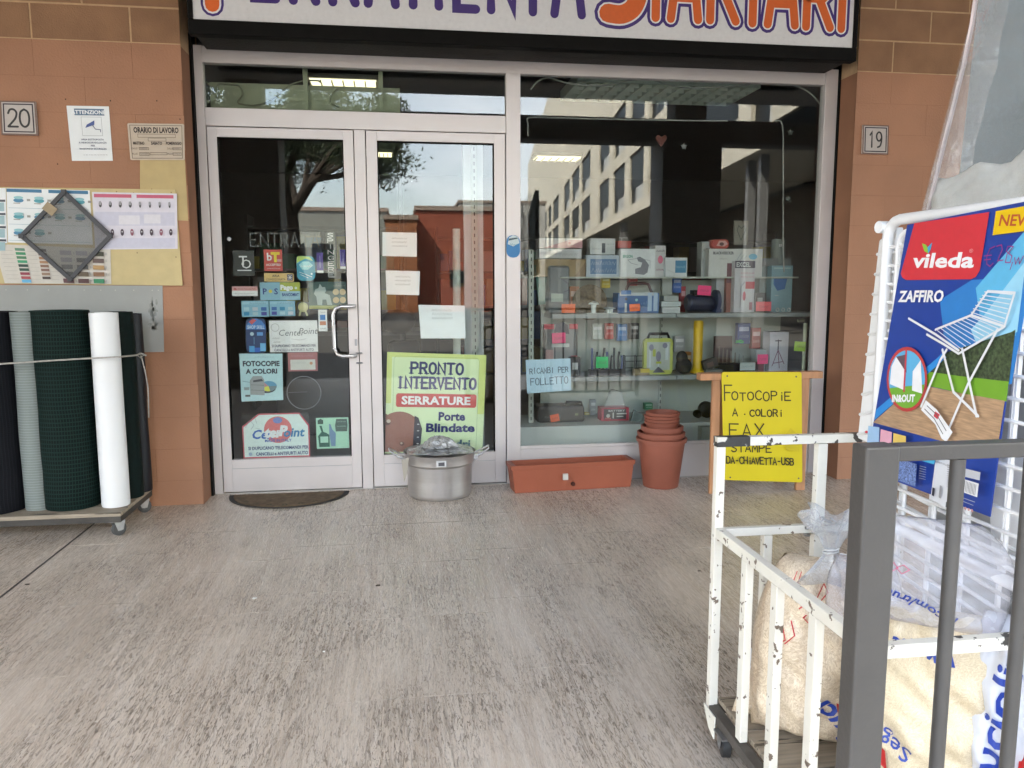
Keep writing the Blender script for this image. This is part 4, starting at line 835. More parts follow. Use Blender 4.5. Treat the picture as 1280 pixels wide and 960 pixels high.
def centerpoint(s, big):
    s.disc(.53, .63, s.h*.30, (.62, .16, .16), 'red_disc', n=32) if big else None
    if big: s.disc(.53, .84, s.h*.10, (.15, .22, .5), 'blue_dome', ry=s.h*.07)
    else: s.disc(.12, .78, s.h*.13, (.45, .46, .46), 'ring'); s.disc(.12, .78, s.h*.11, WHT, 'ring'); s.scribble(.06, .2, .42, .05, INK, .001, 1); s.scribble(.08, .22, .3, .05, INK, .001, 1)
    if big:
        s.text('Cen', .29, .44, .2, (.03, .12, .42), bold=.03, slant=.25); s.text('ter', .45, .47, .21, (.70, .74, .74), bold=.06, slant=.2); s.text('P', .6, .50, .22, (.70, .74, .74), bold=.06, slant=.2); s.text('oint', .76, .47, .2, (.03, .2, .4), bold=.03, slant=.2)
        s.text('MADE IN ITALY', .53, .36, .06, (.05, .1, .35), bold=.03)
        s.lines([[(.05, .7), (.12, .85), (.18, .75), (.13, .65)], [(.2, .9), (.22, .78)], [(.2, .68), (.26, .66)]], .002, (.2, .25, .3))
        s.text('SI DUPLICANO TELECOMANDI PER', .53, .19, .075, NAVY, bold=.02, width=.9); s.text('CANCELLI e ANTIFURTI AUTO', .58, .06, .075, NAVY, bold=.02, width=.78); s.disc(.11, .1, .012, (.3, .4, .5))
    else:
        s.text('Center', .45, .52, .2, (.12, .14, .15), bold=-.005, slant=.25); s.text('Point', .80, .57, .2, (.12, .14, .15), bold=-.005, slant=.25); s.lines([[(.45, .42), (.62, .38), (.76, .42)]], .0015, (.2, .2, .2))
        s.text('SI DUPLICANO TELECOMANDI PER', .5, .16, .085, (.05, .05, .1), width=.92, bold=.01); s.text('CANCELLI e ANTIFURTI AUTO', .5, .03, .085, (.05, .05, .1), width=.82, bold=.01)
centerpoint(stk('center_point_notice', 'white notice with grey Center Point script in the middle of the left door', (337, 400.5, 397, 440), WHT, 'notice'), False)
s = stk('red_award_sticker', 'small dull red sticker with a white rosette panel below the white notice', (360, 440.5, 397, 464), (.36, .13, .13)); s.rect(.08, .08, .92, .62, (.55, .55, .5)); s.disc(.78, .42, .01, (.5, .25, .15)); s.scribble(.14, .6, .4, .12, (.3, .3, .3), .001); s.scribble(.1, .85, .78, .1, (.5, .3, .3), .001)
s = stk('photocopy_poster', 'pale blue poster FOTOCOPIE A COLORI with a photocopier and pie drawing', [(299, 442), (353, 442), (354, 500), (302, 502)], (.45, .66, .70), 'poster'); s.text('FOTOCOPIE', .5, .74, .105, INK, bold=.045, width=.86); s.text('A COLORI', .5, .58, .1, INK, bold=.045, width=.74); s.scribble(.35, .8, .92, .02, (.2, .25, .3), .001)
s.discs([(.62, .27, .058, .034)], (.05, .06, .08), 'pie_edge'); 
for a0, a1, c in ((0, 2.2, (.12, .33, .5)), (2.2, 3.4, (.5, .25, .28)), (3.4, 4.9, (.60, .62, .10)), (4.9, 6.3, (.16, .22, .24))): s.poly([(.66, .31)]+[(.66+.052*math.cos(a0+(a1-a0)*k/8)/s.w, .31+.034*math.sin(a0+(a1-a0)*k/8)/s.h) for k in range(9)], c, 'pie_slice')
s.poly([(.22, .14), (.22, .44), (.3, .53), (.5, .53), (.56, .45), (.56, .12)], (.27, .30, .30), 'copier'); s.poly([(.3, .44), (.5, .47), (.54, .42), (.3, .40)], (.06, .07, .08), 'copier_glass'); s.lines([[(.24, .35), (.55, .33)], [(.24, .24), (.55, .22)], [(.05, .43), (.22, .40)], [(.08, .3), (.22, .28)]], .002, (.08, .09, .1)); s.rect(.08, .24, .2, .3, (.25, .3, .3)); s.rect(.1, .1, .22, .14, (.1, .1, .1))
q = PY(380, 491, .026); g = G(); g.tube([q+Vector((.108*math.cos(k*math.pi/20), 0, .108*math.sin(k*math.pi/20))) for k in range(40)], .0028, 6, closed=True)
cv = thing('glass_vent', 'round clear vent disc set in the lower left door glass', 'vent', tuple(q)); g.build('rim', mat('vent_rim', (.20, .21, .21), .3), cv, smooth=True)
g = G(); g.tube([q+Vector((-.1, .001, .004)), q+Vector((.02, .001, .006))], .0015, 5); g.build('slot', mat('vent_rim'), cv)
pts = [(302, 532), (321, 516), (373, 517), (385, 532), (388, 571), (304, 574)]
s = Sheet('center_point_sign', 'white cut-corner Center Point sign with red border at the bottom of the left door', 'sign', rectY(303, 516.5, 387, 572, YG), GLASS, .0004, body='carrier_film')
s.poly([(.0, .0), (1, .0), (1, .72), (.86, 1), (.25, 1), (0, .72)], (.50, .07, .10), 'border'); s.poly([(.02, .03), (.98, .03), (.98, .70), (.85, .97), (.26, .97), (.02, .70)], (.62, .74, .71), 'sign_face'); centerpoint(s, True)
s = stk('glue_sticker', 'pale green sticker with a dark glue bottle at the lower right of the left door', (395.5, 522, 436, 560.5), (.34, .62, .46), r=.004); s.poly([(.05, .8), (.22, .8), (.22, .92), (.14, .97), (.05, .92)], (.01, .06, .04)); s.poly([(.6, .55), (.95, .55), (.97, .75), (.95, .95), (.62, .95), (.58, .75)], (.01, .06, .045)); s.scribble(.64, .92, .85, .04, (.3, .5, .4), .001); s.scribble(.64, .92, .7, .04, (.3, .5, .4), .001)
s.poly([(.08, .06), (.4, .06), (.4, .45), (.3, .52), (.22, .55), (.17, .75), (.1, .75), (.16, .55), (.05, .42)], (.01, .09, .06), 'bottle'); s.rect(.12, .2, .36, .4, (.3, .55, .42), 'bottle_label'); s.poly([(.45, .08), (.58, .08), (.6, .5), (.5, .62), (.44, .8), (.4, .8), (.4, .5)], (.12, .22, .34), 'bottle')
# right door
for q, l, L3 in (([(478, 290), (521, 291), (521, 321), (478, 320)], 'upper of the two small white papers on the right door', 3), ([(482, 338), (525, 339), (524, 369), (483, 368)], 'lower of the two small white papers on the right door', 3), ([(523, 381), (581, 382), (582, 423), (526, 423)], 'pale blue paper with three grey lines above the yellow poster', 3)):
    s = stk('paper_notice', l, q, PAPER, 'notice', group='paper notices on the right door')
    for i in range(L3): s.scribble(.28 if L3 else 0, .72, .72-i*.16 if q[0][0] < 500 else .82-i*.12, .08, (.22, .26, .27), .0014, 2)
s = stk('emergency_poster', 'large lime poster PRONTO INTERVENTO SERRATURE at the foot of the right door', [(484, 440), (608, 444), (603, 566), (481, 567)], mat('lime_poster', (.66, .78, .48), .55, 0, .04, 2), 'poster')
s.rects([(.0, .955, 1, 1), (.0, .5, .05, .96), (.93, .4, 1, .96)], mat('lime_edge', (.62, .70, .24), .55, 0, .05, 3), 'margin')
s.lines([[(.07, .42), (.07, .94), (.09, .965), (.91, .965), (.93, .94), (.93, .0)]], .002, (.2, .35, .15), 'border')
s.hand('PRONTO', .245, .80, .105, .0155, (.012, .02, .12), width=.52, serif=True, adv=1.42); s.hand('INTERVENTO', .11, .655, .105, .0155, (.012, .02, .12), width=.79, serif=True, adv=1.45)
s.poly([(.10, .48), (.115, .465), (.90, .465), (.915, .48), (.915, .585), (.90, .60), (.115, .60), (.10, .585)], (.52, .04, .035), 'red_band'); s.text('SERRATURE', .505, .495, .08, (.75, .76, .74), bold=.035, width=.70)
s.text('Porte', .67, .335, .085, (.012, .02, .12), bold=.035); s.text('Blindate', .66, .22, .085, (.012, .02, .12), bold=.035, width=.5); s.text('Cilindri', .66, .055, .085, (.05, .12, .16), bold=.03, width=.42)
s.poly([(0, .02)]+[(max(.0, .14+.225*math.cos(a)), .21+.21*math.sin(a)) for a in [(-1.15+k*.15) for k in range(26)]]+[(0, .4)], (.26, .12, .09), 'door_picture')
s.poly([(.28, .04), (.36, .1), (.37, .25), (.33, .36), (.29, .38)], (.03, .03, .04), 'lock_picture'); s.discs([(.33, .1+i*.065, .008, .004) for i in range(4)], (.5, .5, .5), 'bolt_picture'); s.discs([(.17, .1, .016, .014), (.02, .31, .02, .018)], (.12, .06, .05), 'knob_picture'); s.discs([(.03, .325, .014, .012), (.165, .105, .008, .007)], (.5, .42, .33), 'knob_picture')
s = Sheet('round_promo_sticker', 'small round blue and white sticker on the mullion beside the window', 'sticker', rectY(633, 294, 650, 322, -.0052), flat((.02, .18, .42)), .0008, r=.04); s.poly([(.1, .6), (.2, .9), (.5, 1), (.85, .92), (.95, .65), (.5, .5)], (.5, .6, .62)); s.poly([(.15, .75), (.85, .85), (.8, .9), (.2, .85)], (.04, .08, .1)); s.scribble(.25, .8, .55, .08, (.05, .3, .4), .002, 1)
s = stk('vacuum_parts_notice', 'pale blue paper RICAMBI PER FOLLETTO in the lower left corner of the window', [(657, 450), (713, 448), (714, 488), (659, 492)], flat((.40, .56, .66)), 'notice'); s.hand('RICAMBI PER', .08, .58, .16, .0055, (.08, .11, .15), width=.86, jit=.05); s.hand('FOLLETTO', .09, .24, .2, .006, (.08, .11, .15), width=.84, jit=.04); s.lines([[(.02, .03), (.98, .05), (.98, .97)]], .001, (.3, .4, .5))

# ================================================================== BEHIND THE GLASS
LAMP = emit('lit_tube', (1, .95, .66), .13)
def ceillamp(label, x0, y0, x1, y1, Y, lit=LAMP, cells=6):
    a = PY(x0, y0, Y); b = PY(x1, y1, Y); L = b.x-a.x; z = min((a.z+b.z)/2, 3.06)
    t = thing('ceiling_light', label, 'ceiling light', ((a.x+b.x)/2, Y, z), 'lit shop ceiling lights')
    G().box(a.x, Y, z, b.x, Y+.3, z+.01).build('diffuser', lit, t); G().box(a.x-.02, Y-.02, z+.011, b.x+.02, Y+.32, z+.05).build('housing', mat('lamp_housing', (.3, .3, .25), .5), t)
    for k in range(cells+1): G().box(a.x+L*k/cells-.004, Y-.003, z-.02, a.x+L*k/cells+.004, Y+.3, z-.001).build('louvre', mat('lamp_housing'), t)
ceillamp('lit fluorescent strip seen through the transom above the left door', 386, 85, 470, 94, 1.8)
ceillamp('lit ceiling light at the top left of the right door glass', 458, 186, 490, 197, 5.0)
ceillamp('lit fluorescent light deep in the shop, upper left of the window', 672, 193, 726, 200, 4.4)
# louvred fitting just inside the window
YL = .55; a = PY(722, 96, YL); b = PY(950, 103, YL); zl = 2.80
t = thing('louvre_light', 'long unlit ceiling fitting with a pale egg-crate louvre inside the window top', 'ceiling light', ((a.x+b.x)/2, YL+.3, zl))
PLV = mat('pale_louvre', (.55, .62, .54), .5, 0, .05); G().box(a.x, YL, zl+.045, b.x, YL+.62, zl+.08).build('housing', PLV, t); G().box(a.x, YL-.012, zl, b.x, YL-.001, zl+.08).build('edge', mat('pale_edge', (.45, .52, .46), .5), t)
for k in range(15):
    x = a.x+(b.x-a.x)*k/14; G().box(x-.002, YL, zl, x+.002, YL+.6, zl+.044).build('louvre', PLV, t)
for k in range(1, 6): G().box(a.x+.003, YL+k*.12, zl+.002, b.x-.003, YL+k*.12+.003, zl+.043).build('cross_louvre', PLV, t)
# green-grey shutter plate behind the transom
YS = .14; a = PY(254, 102, YS); b = PY(630, 136, YS)
t = thing('shutter_cover_plate', 'green-grey metal plate with a looped cable behind the transom glass', 'panel', ((a.x+b.x)/2, YS, zTB+.002))
PG = mat('green_grey_plate', (.23, .26, .17), .5, 0, .06, 4)
zpl = Z2((255, 102), (480, 110), YS); x1_ = PY(500, 120, YS).x
G().box(xA+.005, YS, zTB-.02, x1_, YS+.02, zpl).build('plate', PG, t)
for x in (382, 476): X = PY(x, 110, YS-.02).x; G().box(X-.014, YS-.03, zTB-.02, X+.014, YS-.004, 2.86).build('bracket', PG, t); [G().lathe(0, 0, [(.007, 0), (.007, .006)], 10).build('bolt', GAL, t).__setattr__('matrix_local', Matrix.Translation(Vector((X, YS-.031, z))-ORG[t.name])@Matrix.Rotation(math.radians(90), 4, 'X')) for z in (zTB+.04, zTB+.14)]
def cab(par, pts, Y, r, m, name='cable'):
    P = [PY(*p, Y) for p in pts]; Q = []
    for i in range(len(P)-1):
        A = P[max(i-1, 0)]; B = P[i]; C = P[i+1]; D = P[min(i+2, len(P)-1)]
        for k in range(5):
            u = k/5; Q.append(.5*(2*B+(C-A)*u+(2*A-5*B+4*C-D)*u*u+(3*B-A-3*C+D)*u**3))
    Q.append(P[-1]); return G().tube(Q, r, 7).build(name, m, par, smooth=True)
CB = mat('grey_green_cable', (.16, .18, .12), .5)
cab(t, [(257, 102), (268, 112), (271, 122), (272, 106), (282, 105), (298, 107), (303, 118), (297, 128), (310, 131), (322, 131), (340, 124), (362, 107), (380, 101), (398, 101), (399, 103)], YS-.012, .005, CB); cab(t, [(422, 111), (415, 118), (413, 128), (424, 134)], YS-.012, .005, CB)
# cables looping round the window frame
t = thing('window_cable', 'thin white cable strung in a rectangle inside the display window', 'cable', tuple(PY(980, 300, .12)))
WC = mat('white_cable', (.30, .31, .30), .5)
cab(t, [(660, 170), (660, 156), (662, 147), (700, 147.5), (760, 149), (820, 150), (880, 151), (909, 151)], .12, .0045, WC); cab(t, [(969, 151), (978, 156), (979, 200), (979, 250), (979, 300), (980, 340)], .12, .0045, WC)
t = thing('conduit', 'grey flexible cable hanging in loops along the top and right edge of the window', 'cable', tuple(PY(1023, 300, .1)))
cab(t, [(663, 112), (672, 102), (686, 97), (705, 103), (730, 106), (760, 106), (790, 100), (813, 99), (835, 106), (870, 110), (925, 107), (962, 102), (990, 106), (1012, 116), (1027, 134), (1029, 150), (1028, 200), (1025, 250), (1020, 290), (1020, 340), (1018, 400), (1014, 470)], .1, .0055, mat('grey_cable', (.22, .24, .22), .5))
for i, (x, y) in enumerate(((855, 183), (988, 165), (985, 248))):
    c = PY(x, y, .036); g = G(); g.prism([c+Vector(((.026 if k % 2 == 0 else .011)*math.sin(k*math.pi/5), 0, (.026 if k % 2 == 0 else .011)*math.cos(k*math.pi/5))) for k in range(10)], (0, .001, 0))
    tag(g.build('star_sticker', flat((.16, .17, .17)) if i == 0 else flat((.07, .085, .075))), ['silver star sticker in the middle of the display window', 'dim upper star sticker at the right of the window', 'dim lower star sticker at the right of the window'][i], 'sticker', 'star stickers')
c = PY(827, 175, .2); g = G(); g.prism([c+Vector((a*.045, 0, b*.045)) for a, b in ((0, -1), (.8, .1), (.85, .55), (.5, .8), (0, .45), (-.5, .8), (-.85, .55), (-.8, .1))], (0, .02, 0)); tag(g.build('heart_decoration', flat((.12, .02, .012)), bevel=.004), 'small dark red heart hung inside the display window', 'ornament')

# display shelving in the window
SHM = mat('pale_shelving', (.42, .46, .41), .5, 0, .04, 4); SHF = mat('shelf_edge_grey', (.24, .265, .26), .45, 0, .06, 6); YB = .74
zA, zB, zC, zD = 1.41, 1.14, .682, .352
xs0 = PY(676, 420, YB).x; xs1 = PY(975, 420, YB).x; xsm = PY(826, 420, YB).x
t = thing('display_shelving', 'pale green-grey display shelving with slotted uprights inside the window', 'shelving', ((xs0+xs1)/2, YB, 0))
for a, b in ((xs0, xsm-.004), (xsm+.004, xs1)): G().box(a, YB, zD-.3, b, YB+.02, 1.385).build('back_panel', SHM, t)
for z, y0, dx in ((1.41, .48, .1), (zB, .40, .02), (zC, .36, .02)):
    for a, b in ((xs0+dx, xsm-.002), (xsm+.002, xs1+.14)): G().box(a, y0, z-(.032 if z < 1.3 else .012), b if z < 1.3 else min(b, xs1), YB-.002, z).build('shelf', SHF if z < 1.3 else SHM, t, bevel=.002)
G().box(xE-.1, .20, .0, xs1+.25, YB-.004, zD).build('plinth', mat('plinth_white', (.46, .50, .48), .5, 0, .03, 3), t)
def upright(par, x, y, z0, z1, wd=.03):
    u = G().box(x-wd/2, y, z0, x+wd/2, y+.02, z1).build('upright', SHM, par); n = int((z1-z0)/.05); g = G()
    for k in range(n): g.box(x-.0035, y-.0012, z0+.02+k*.05, x+.0035, y-.0003, z0+.045+k*.05)
    tag(g.build('slot', mat('slot_black', (.01, .01, .01), .8), u), kind='stuff')
upright(t, xsm, YB-.021, .35, 1.385, .022)
xu = PY(664, 430, .38).x; u = thing('slotted_post', 'dark slotted metal post at the left end of the display window', 'post', (xu, .38, 0)); upright(u, xu, .38, 0, 1.6, .035)
xu = PY(592, 300, .5).x; u = thing('shelf_end_post', 'wide white slotted shelving end seen through the right door', 'post', (xu, .5, 0)); G().box(xu-.07, .5, .0, xu+.07, .56, 2.35).build('panel', mat('white_upright', (.55, .57, .56), .5, 0, .03), u); upright(u, xu+.005, .478, .02, 2.33, .045)
xu = PY(570, 400, .45).x; tag(G().tube([(xu, .45, 0), (xu+.01, .46, PY(569, 286, .45).z)], .028, 14).build('white_tube', mat('white_tube', (.5, .55, .5), .5), smooth=True), 'pale tube standing upright beside the slotted end, behind the right door', 'tube')
# things dimly visible through the right door
xu = PY(503, 390, .6); t = thing('black_machine', 'black machine with a round head on a pole behind the right door glass', 'machine', (xu.x, .6, 0))
G().tube([(xu.x, .6, 0), (xu.x, .6, PY(503, 190, .6).z)], .02, 10).build('pole', DARK, t, smooth=True); c = PY(498, 402, .6); G().ball(c, .13, .12, .09).build('round_head', DARK, t, smooth=True)
G().box(xu.x-.11, .52, PY(503, 470, .6).z-.25, xu.x+.13, .7, PY(503, 425, .6).z).build('body', DARK, t, bevel=.04)

# ------------------------------------------------------------------ goods on the shelves
def good(name, label, cat, q, z, Y, d, m, r=0., tilt=0, body='box', bev=.0):
    c = rectY(*q, Y, tilt)
    if z is not None:
        dz = z+.001-min(p.z for p in c)
        c[2].z += dz; c[3].z += dz
    return Sheet(name, label, cat, c, flat(m, .5) if isinstance(m, tuple) else m, d, r=r, body=body, bevel=bev)
def note(label, q, Y, col, tilt=0):
    s = Sheet('price_note', label, 'price note', rectY(*q, Y, tilt), flat(col, .7), .001, group='fluorescent price notes'); s.scribble(.2, .8, .35, .3, (.15, .05, .06), .0015, 1); return s
ORN, PNK, GRN, LIME = (.85, .16, .05), (.80, .06, .20), (.03, .55, .16), (.42, .72, .05)
GB = (.50, .54, .54)
# top shelf
s = good('carton', 'brown cardboard carton at the left end of the top shelf', 'box', (672, 324, 733, 341), zA, .52, .18, mat('carton_brown', (.30, .22, .12), .8, 0, .08)); s.poly([(.75, 0), (1, .9), (1, 0)], (.22, .14, .07))
s = good('carton', 'flat grey and white box on the brown carton', 'box', (674, 311, 727, 323), None, .54, .16, (.45, .47, .48)); s.scribble(.1, .9, .3, .3, (.2, .22, .24), .003, 2); s.rect(0, .4, .5, .7, (.3, .31, .33))
s = good('carton', 'pink and white flat box topmost at the left end of the top shelf', 'box', (674, 298, 728, 310), None, .55, .15, (.55, .50, .50)); s.poly([(.1, 0), (.8, 1), (1, 1), (1, 0)], (.50, .25, .27)); s.disc(.7, .5, .01, (.45, .08, .12)); s.rect(0, .85, 1, 1, (.55, .56, .56))
s = good('carton', 'pale box with a blue tool picture left of the power saw box', 'box', (733, 319, 774, 341), zA, .50, .16, (.38, .45, .52)); s.rect(.12, .12, .92, .82, (.07, .16, .30)); s.scribble(.15, .9, .55, .2, (.35, .45, .55), .0025, 2); s.scribble(.15, .9, .2, .2, (.3, .4, .5), .0025, 2)
s = good('carton', 'small white box printed with a dark tool, on the pale blue picture box', 'box', (738, 298, 769, 318), None, .54, .12, (.52, .55, .55)); s.rect(.46, .1, .6, .7, (.06, .07, .09)); s.scribble(.65, .95, .6, .1, (.2, .25, .3), .0015, 1); s.scribble(.08, .4, .3, .1, (.25, .28, .3), .0015, 1)
s = good('carton', 'white box with green lettering and a power saw drawing, top shelf', 'box', (776, 311, 819, 341), zA, .48, .18, (.56, .60, .61)); s.text('ERGON', .2, .68, .1, (.02, .25, .16), bold=.03, width=.28)
s.poly([(.42, .1), (.42, .28), (.58, .34), (.62, .5), (.5, .55), (.46, .68), (.55, .72), (.7, .62), (.82, .42), (.78, .15), (.68, .06)], (.16, .17, .2), 'saw_picture'); s.lines([[(.2, .6), (.3, .48), (.5, .42)], [(.2, .6), (.5, .66), (.85, .58), (.85, .3)]], .003, (.2, .22, .25))
s = good('clamp', 'small red tool case behind the jigsaw box', 'tool', (772, 301, 789, 310), None, .56, .08, (.40, .05, .04)); s.lines([[(.3, 1), (.3, 1.4)], [(.1, 1.4), (.7, 1.4)]], .004, (.5, .5, .5))
s = good('carton', 'narrow white box with a pink flower picture beside the saw box', 'box', (819, 307, 832, 341), zA, .52, .14, (.50, .50, .50)); s.disc(.5, .55, .02, (.55, .1, .18), ry=.03); s.scribble(.1, .9, .8, .06, (.15, .15, .16), .003, 1); s.scribble(.1, .9, .2, .06, (.25, .1, .15), .003, 1)
s = good('carton', 'small white box with a blue picture in the middle of the top shelf', 'box', (832, 322, 859, 341), zA, .48, .14, (.52, .56, .57)); s.rect(.45, .2, .95, .85, (.04, .20, .34)); s.scribble(.5, .9, .45, .15, (.3, .5, .6), .0015, 1); s.lines([[(.1, .35), (.4, .2), (.4, .05)]], .002, (.3, .32, .33))
s = good('drill_box', 'wide white BLACK+DECKER box at the right of the top shelf', 'box', (886, 311, 953, 341), zA, .52, .22, (.54, .56, .54)); s.text('BLACK+DECKER', .27, .8, .1, INK, bold=.03, width=.38); s.disc(.82, .72, .035, (.12, .42, .6), ry=.022); s.lines([[(.55, .5), (.65, .8)], [(.6, .45), (.7, .75)], [(.52, .6), (.6, .85)]], .003, (.2, .25, .35)); s.scribble(.2, .35, .62, .05, (.2, .2, .2), .0014, 1)
s = good('sander', 'red and grey electric sander sitting on the drill box', 'power tool', (890, 299, 912, 311), None, .55, .10, (.42, .07, .055), r=.03, bev=.01); s.poly([(.25, .3), (.4, .85), (.75, .85), (.9, .5), (.7, .25)], (.55, .3, .28)); s.disc(.55, .5, .018, (.12, .05, .05), ry=.013)
s = good('bag', 'crumpled clear bag of white fittings behind the drill box', 'bag', (877, 302, 890, 338), zA, .60, .10, (.36, .38, .37)); s.scribble(.1, .9, .7, .12, (.15, .16, .16), .003, 1); s.scribble(.1, .9, .4, .12, (.2, .22, .22), .003, 1)
s = good('plaque', 'pale plaque with a grey heart behind the drill box', 'plaque', (918, 276, 935, 306), None, .66, .02, (.24, .23, .19)); s.lines([[(.5, .2), (.2, .6), (.3, .8), (.5, .68), (.7, .8), (.8, .6), (.5, .2)]], .006, (.10, .12, .10))
t = thing('canister', 'grey cylindrical canister on a flat case at the right end of the top shelf', 'canister', tuple(PY(972, 330, .6))); c = PY(972, 330, .6); zt2 = PY(972, 299, .6).z
G().lathe(c.x, .6, [(.052, c.z), (.055, c.z+.01), (.055, zt2-.01), (.048, zt2)], 20).build('body', flat((.17, .20, .19)), t, smooth=True); G().box(c.x-.02, .542, zt2-.06, c.x+.0, .547, zt2-.04).build('label', flat((.5, .5, .5)), t)
good('case', 'flat grey case under the canister', 'case', (954, 323, 989, 333), None, .55, .12, (.16, .18, .18))
s = good('carton', 'tall pale blue box with darker blue panel, right end of the middle shelf', 'box', (964, 332, 990, 389), zB, .5, .14, (.22, .36, .40)); s.poly([(.1, .6), (.1, .72), (.75, .72), (.65, .5), (.3, .46)], (.04, .14, .34)); s.rect(.1, .93, .9, .96, (.35, .5, .52)); s.lines([[(.2, .36), (.35, .36)]], .004, GB)
s = good('carton', 'grey-green box partly behind the tall pale blue one', 'box', (949, 332, 963, 389), zB, .58, .1, (.16, .22, .22)); s.rect(.1, .2, .9, .3, (.25, .28, .2))
# middle shelf
t_ = good('appliance', 'grey hooded appliance with a teal side at the left end of the middle shelf', 'appliance', (685, 332, 712, 389), zB, .50, .12, (.13, .15, .16), bev=.02); t_.rect(.15, .25, .7, .42, (.38, .44, .38)); t_.lines([[(.75, .45), (1.0, .5), (1.05, .1)], [(.7, .7), (.95, .62)]], .004, INK)
good('folder', 'teal board leaning behind the grey appliance', 'board', (671, 330, 692, 380), None, .6, .02, (.10, .24, .20), tilt=6)
c = PY(742, 389, .5); t = thing('basket', 'round bronze-coloured woven disc at the back of the middle shelf', 'basket', (c.x, .6, zB)); G().tube([(c.x, .62, zB+.08), (c.x, .66, zB+.08)], [.135, .12], 26).build('disc', mat('woven_bronze', (.14, .10, .05), .6, 0, .4, 60, .5, 140), t, smooth=True)
for lb, px, r, h_, hat in (('small white lamp with a flat cap left of the blue toolbox', 742, .03, .085, .04), ('low white domed lamp beside the blue toolbox', 762, .04, .042, .046)):
    c = PY(px, 388, .44); G().lathe(c.x, .44, [(r*.6, 0), (r*.65, h_*.7), (hat, h_*.74), (hat*.9, h_*.85), (hat*.3, h_), (.003, h_+.002)], 18, zB+.006).build('lamp', mat('lamp_white', (.60, .66, .64), .4, 0, .03), smooth=True).__setitem__('label', lb)
    bpy.data.objects[-1]['category'] = 'lamp'
    o = [q for q in bpy.data.objects if q.get('label') == lb][0]; o['category'] = 'lamp'
tag(G().box(PY(731, 389, .42).x, .41, zB+.001, PY(772, 389, .42).x, .48, zB+.006).build('tray', flat((.5, .54, .53))), 'flat white tray under the two small lamps', 'tray')
note('orange price note at the left end of the middle shelf', (702, 380, 719, 391), .42, ORN)
s = good('toolbox', 'blue power tool case with a black and red handle on the middle shelf', 'tool case', (772, 366, 824, 389), zB, .46, .14, (.02, .10, .27), bev=.006); s.rect(.05, .86, .95, 1.02, (.36, .42, .44)); s.rect(.08, .92, .32, 1.12, (.04, .16, .40)); s.rect(.72, .1, .82, 1.0, (.30, .42, .55)); s.rect(.86, .1, .96, 1.0, (.30, .42, .55)); s.disc(.2, .7, .01, INK); s.rect(.17, .05, .22, .5, (.45, .5, .5)); s.disc(.45, .65, .01, (.25, .5, .55)); s.scribble(.55, .72, .3, .3, (.15, .3, .5), .003, 1)
c0 = PY(781, 363, .5); c1 = PY(815, 363, .5); zt2 = PY(800, 355, .5).z; x0, x1 = c0.x, c1.x; zz = PY(800, 366, .5).z
G().tube([(x0, .5, zz), (x0+.03, .5, zt2), (x0+.06, .5, zt2+.006), (x1-.06, .5, zt2+.006), (x1-.03, .5, zt2), (x1, .5, zz)], .011, 8).build('handle', flat((.06, .02, .02)), s.root, smooth=True)
note('orange price note on the front of the blue tool case', (787, 380, 800, 389), .43, ORN, 3)
for i, (y0, y1, a, b, cc_) in enumerate(((370, 376, 830, 848, (.33, .36, .34)), (377, 383, 827, 851, (.46, .52, .52)), (384, 389, 828, 850, (.5, .53, .53)))): good('flat_pack', ('%s flat pack in the stack right of the blue tool case' % ('topmost', 'middle', 'lowest')[i]), 'box', (a, y0, b, y1), zB if i == 2 else None, .46, .1, cc_).scribble(.1, .9, .3, .4, (.3, .33, .33), .002, 2)
s = good('packet', 'pale folded packet standing behind the stack of flat packs', 'packet', (828, 346, 840, 369), None, .6, .03, (.36, .39, .36))
c = PY(875, 389, .5); t = thing('water_pump', 'dark blue electric pump lying in the middle of the shelf', 'pump', (c.x, .5, zB)); zc = zB+.075
G().tube([(PY(857, 389, .5).x, .5, zc), (PY(860, 389, .5).x, .5, zc), (PY(886, 389, .5).x, .5, zc), (PY(890, 389, .5).x, .5, zc)], [.05, .066, .066, .05], 20).build('motor', mat('pump_blue', (.015, .02, .045), .4, 0, .2), t, smooth=True)
x = PY(897, 389, .5).x; G().tube([(x-.03, .5, zc+.012), (x-.005, .5, zc+.012)], .085, 20).build('flange', mat('pump_navy', (.012, .03, .09), .4), t, smooth=True); G().box(x-.035, .45, zB+.001, x+.01, .56, zB+.03).build('foot', mat('pump_navy'), t); G().box(PY(864, 389, .5).x, .46, zc+.055, PY(880, 389, .5).x, .54, zc+.095).build('terminal_box', DARK, t, bevel=.004)
note('pink price note on the dark blue pump', (872, 357, 889, 369), .41, PNK, -4)
s = good('carton', 'tall grey box edge left of the red-brown one', 'box', (895, 336, 909, 389), zB, .56, .1, (.34, .36, .37)); s.rect(.1, .85, 1, 1.0, (.06, .07, .08))
s = good('carton', 'tall red-brown box side between the grey and the white vacuum boxes', 'box', (908, 329, 921, 389), zB, .52, .12, (.28, .10, .075)); s.rect(0, .6, 1, 1, (.12, .04, .05))
s = good('carton', 'tall white box with EXCEL on a dark top band and a red flask picture', 'box', (918, 326, 943, 389), zB, .46, .14, (.50, .50, .52)); s.rect(0, .86, 1, 1, (.05, .04, .07)); s.text('EXCEL', .42, .885, .09, GB, bold=.04, width=.7); s.rect(.55, .46, 1, .6, (.45, .06, .08)); s.disc(.5, .32, .012, (.45, .06, .10), ry=.035); s.scribble(.3, .95, .75, .03, (.5, .2, .25), .002, 2); s.scribble(.3, .95, .68, .03, (.5, .2, .25), .002, 2); s.lines([[(.3, .1), (.32, .5), (.5, .6)]], .004, (.2, .2, .22)); s.rect(.75, .05, .9, .2, (.3, .12, .15))
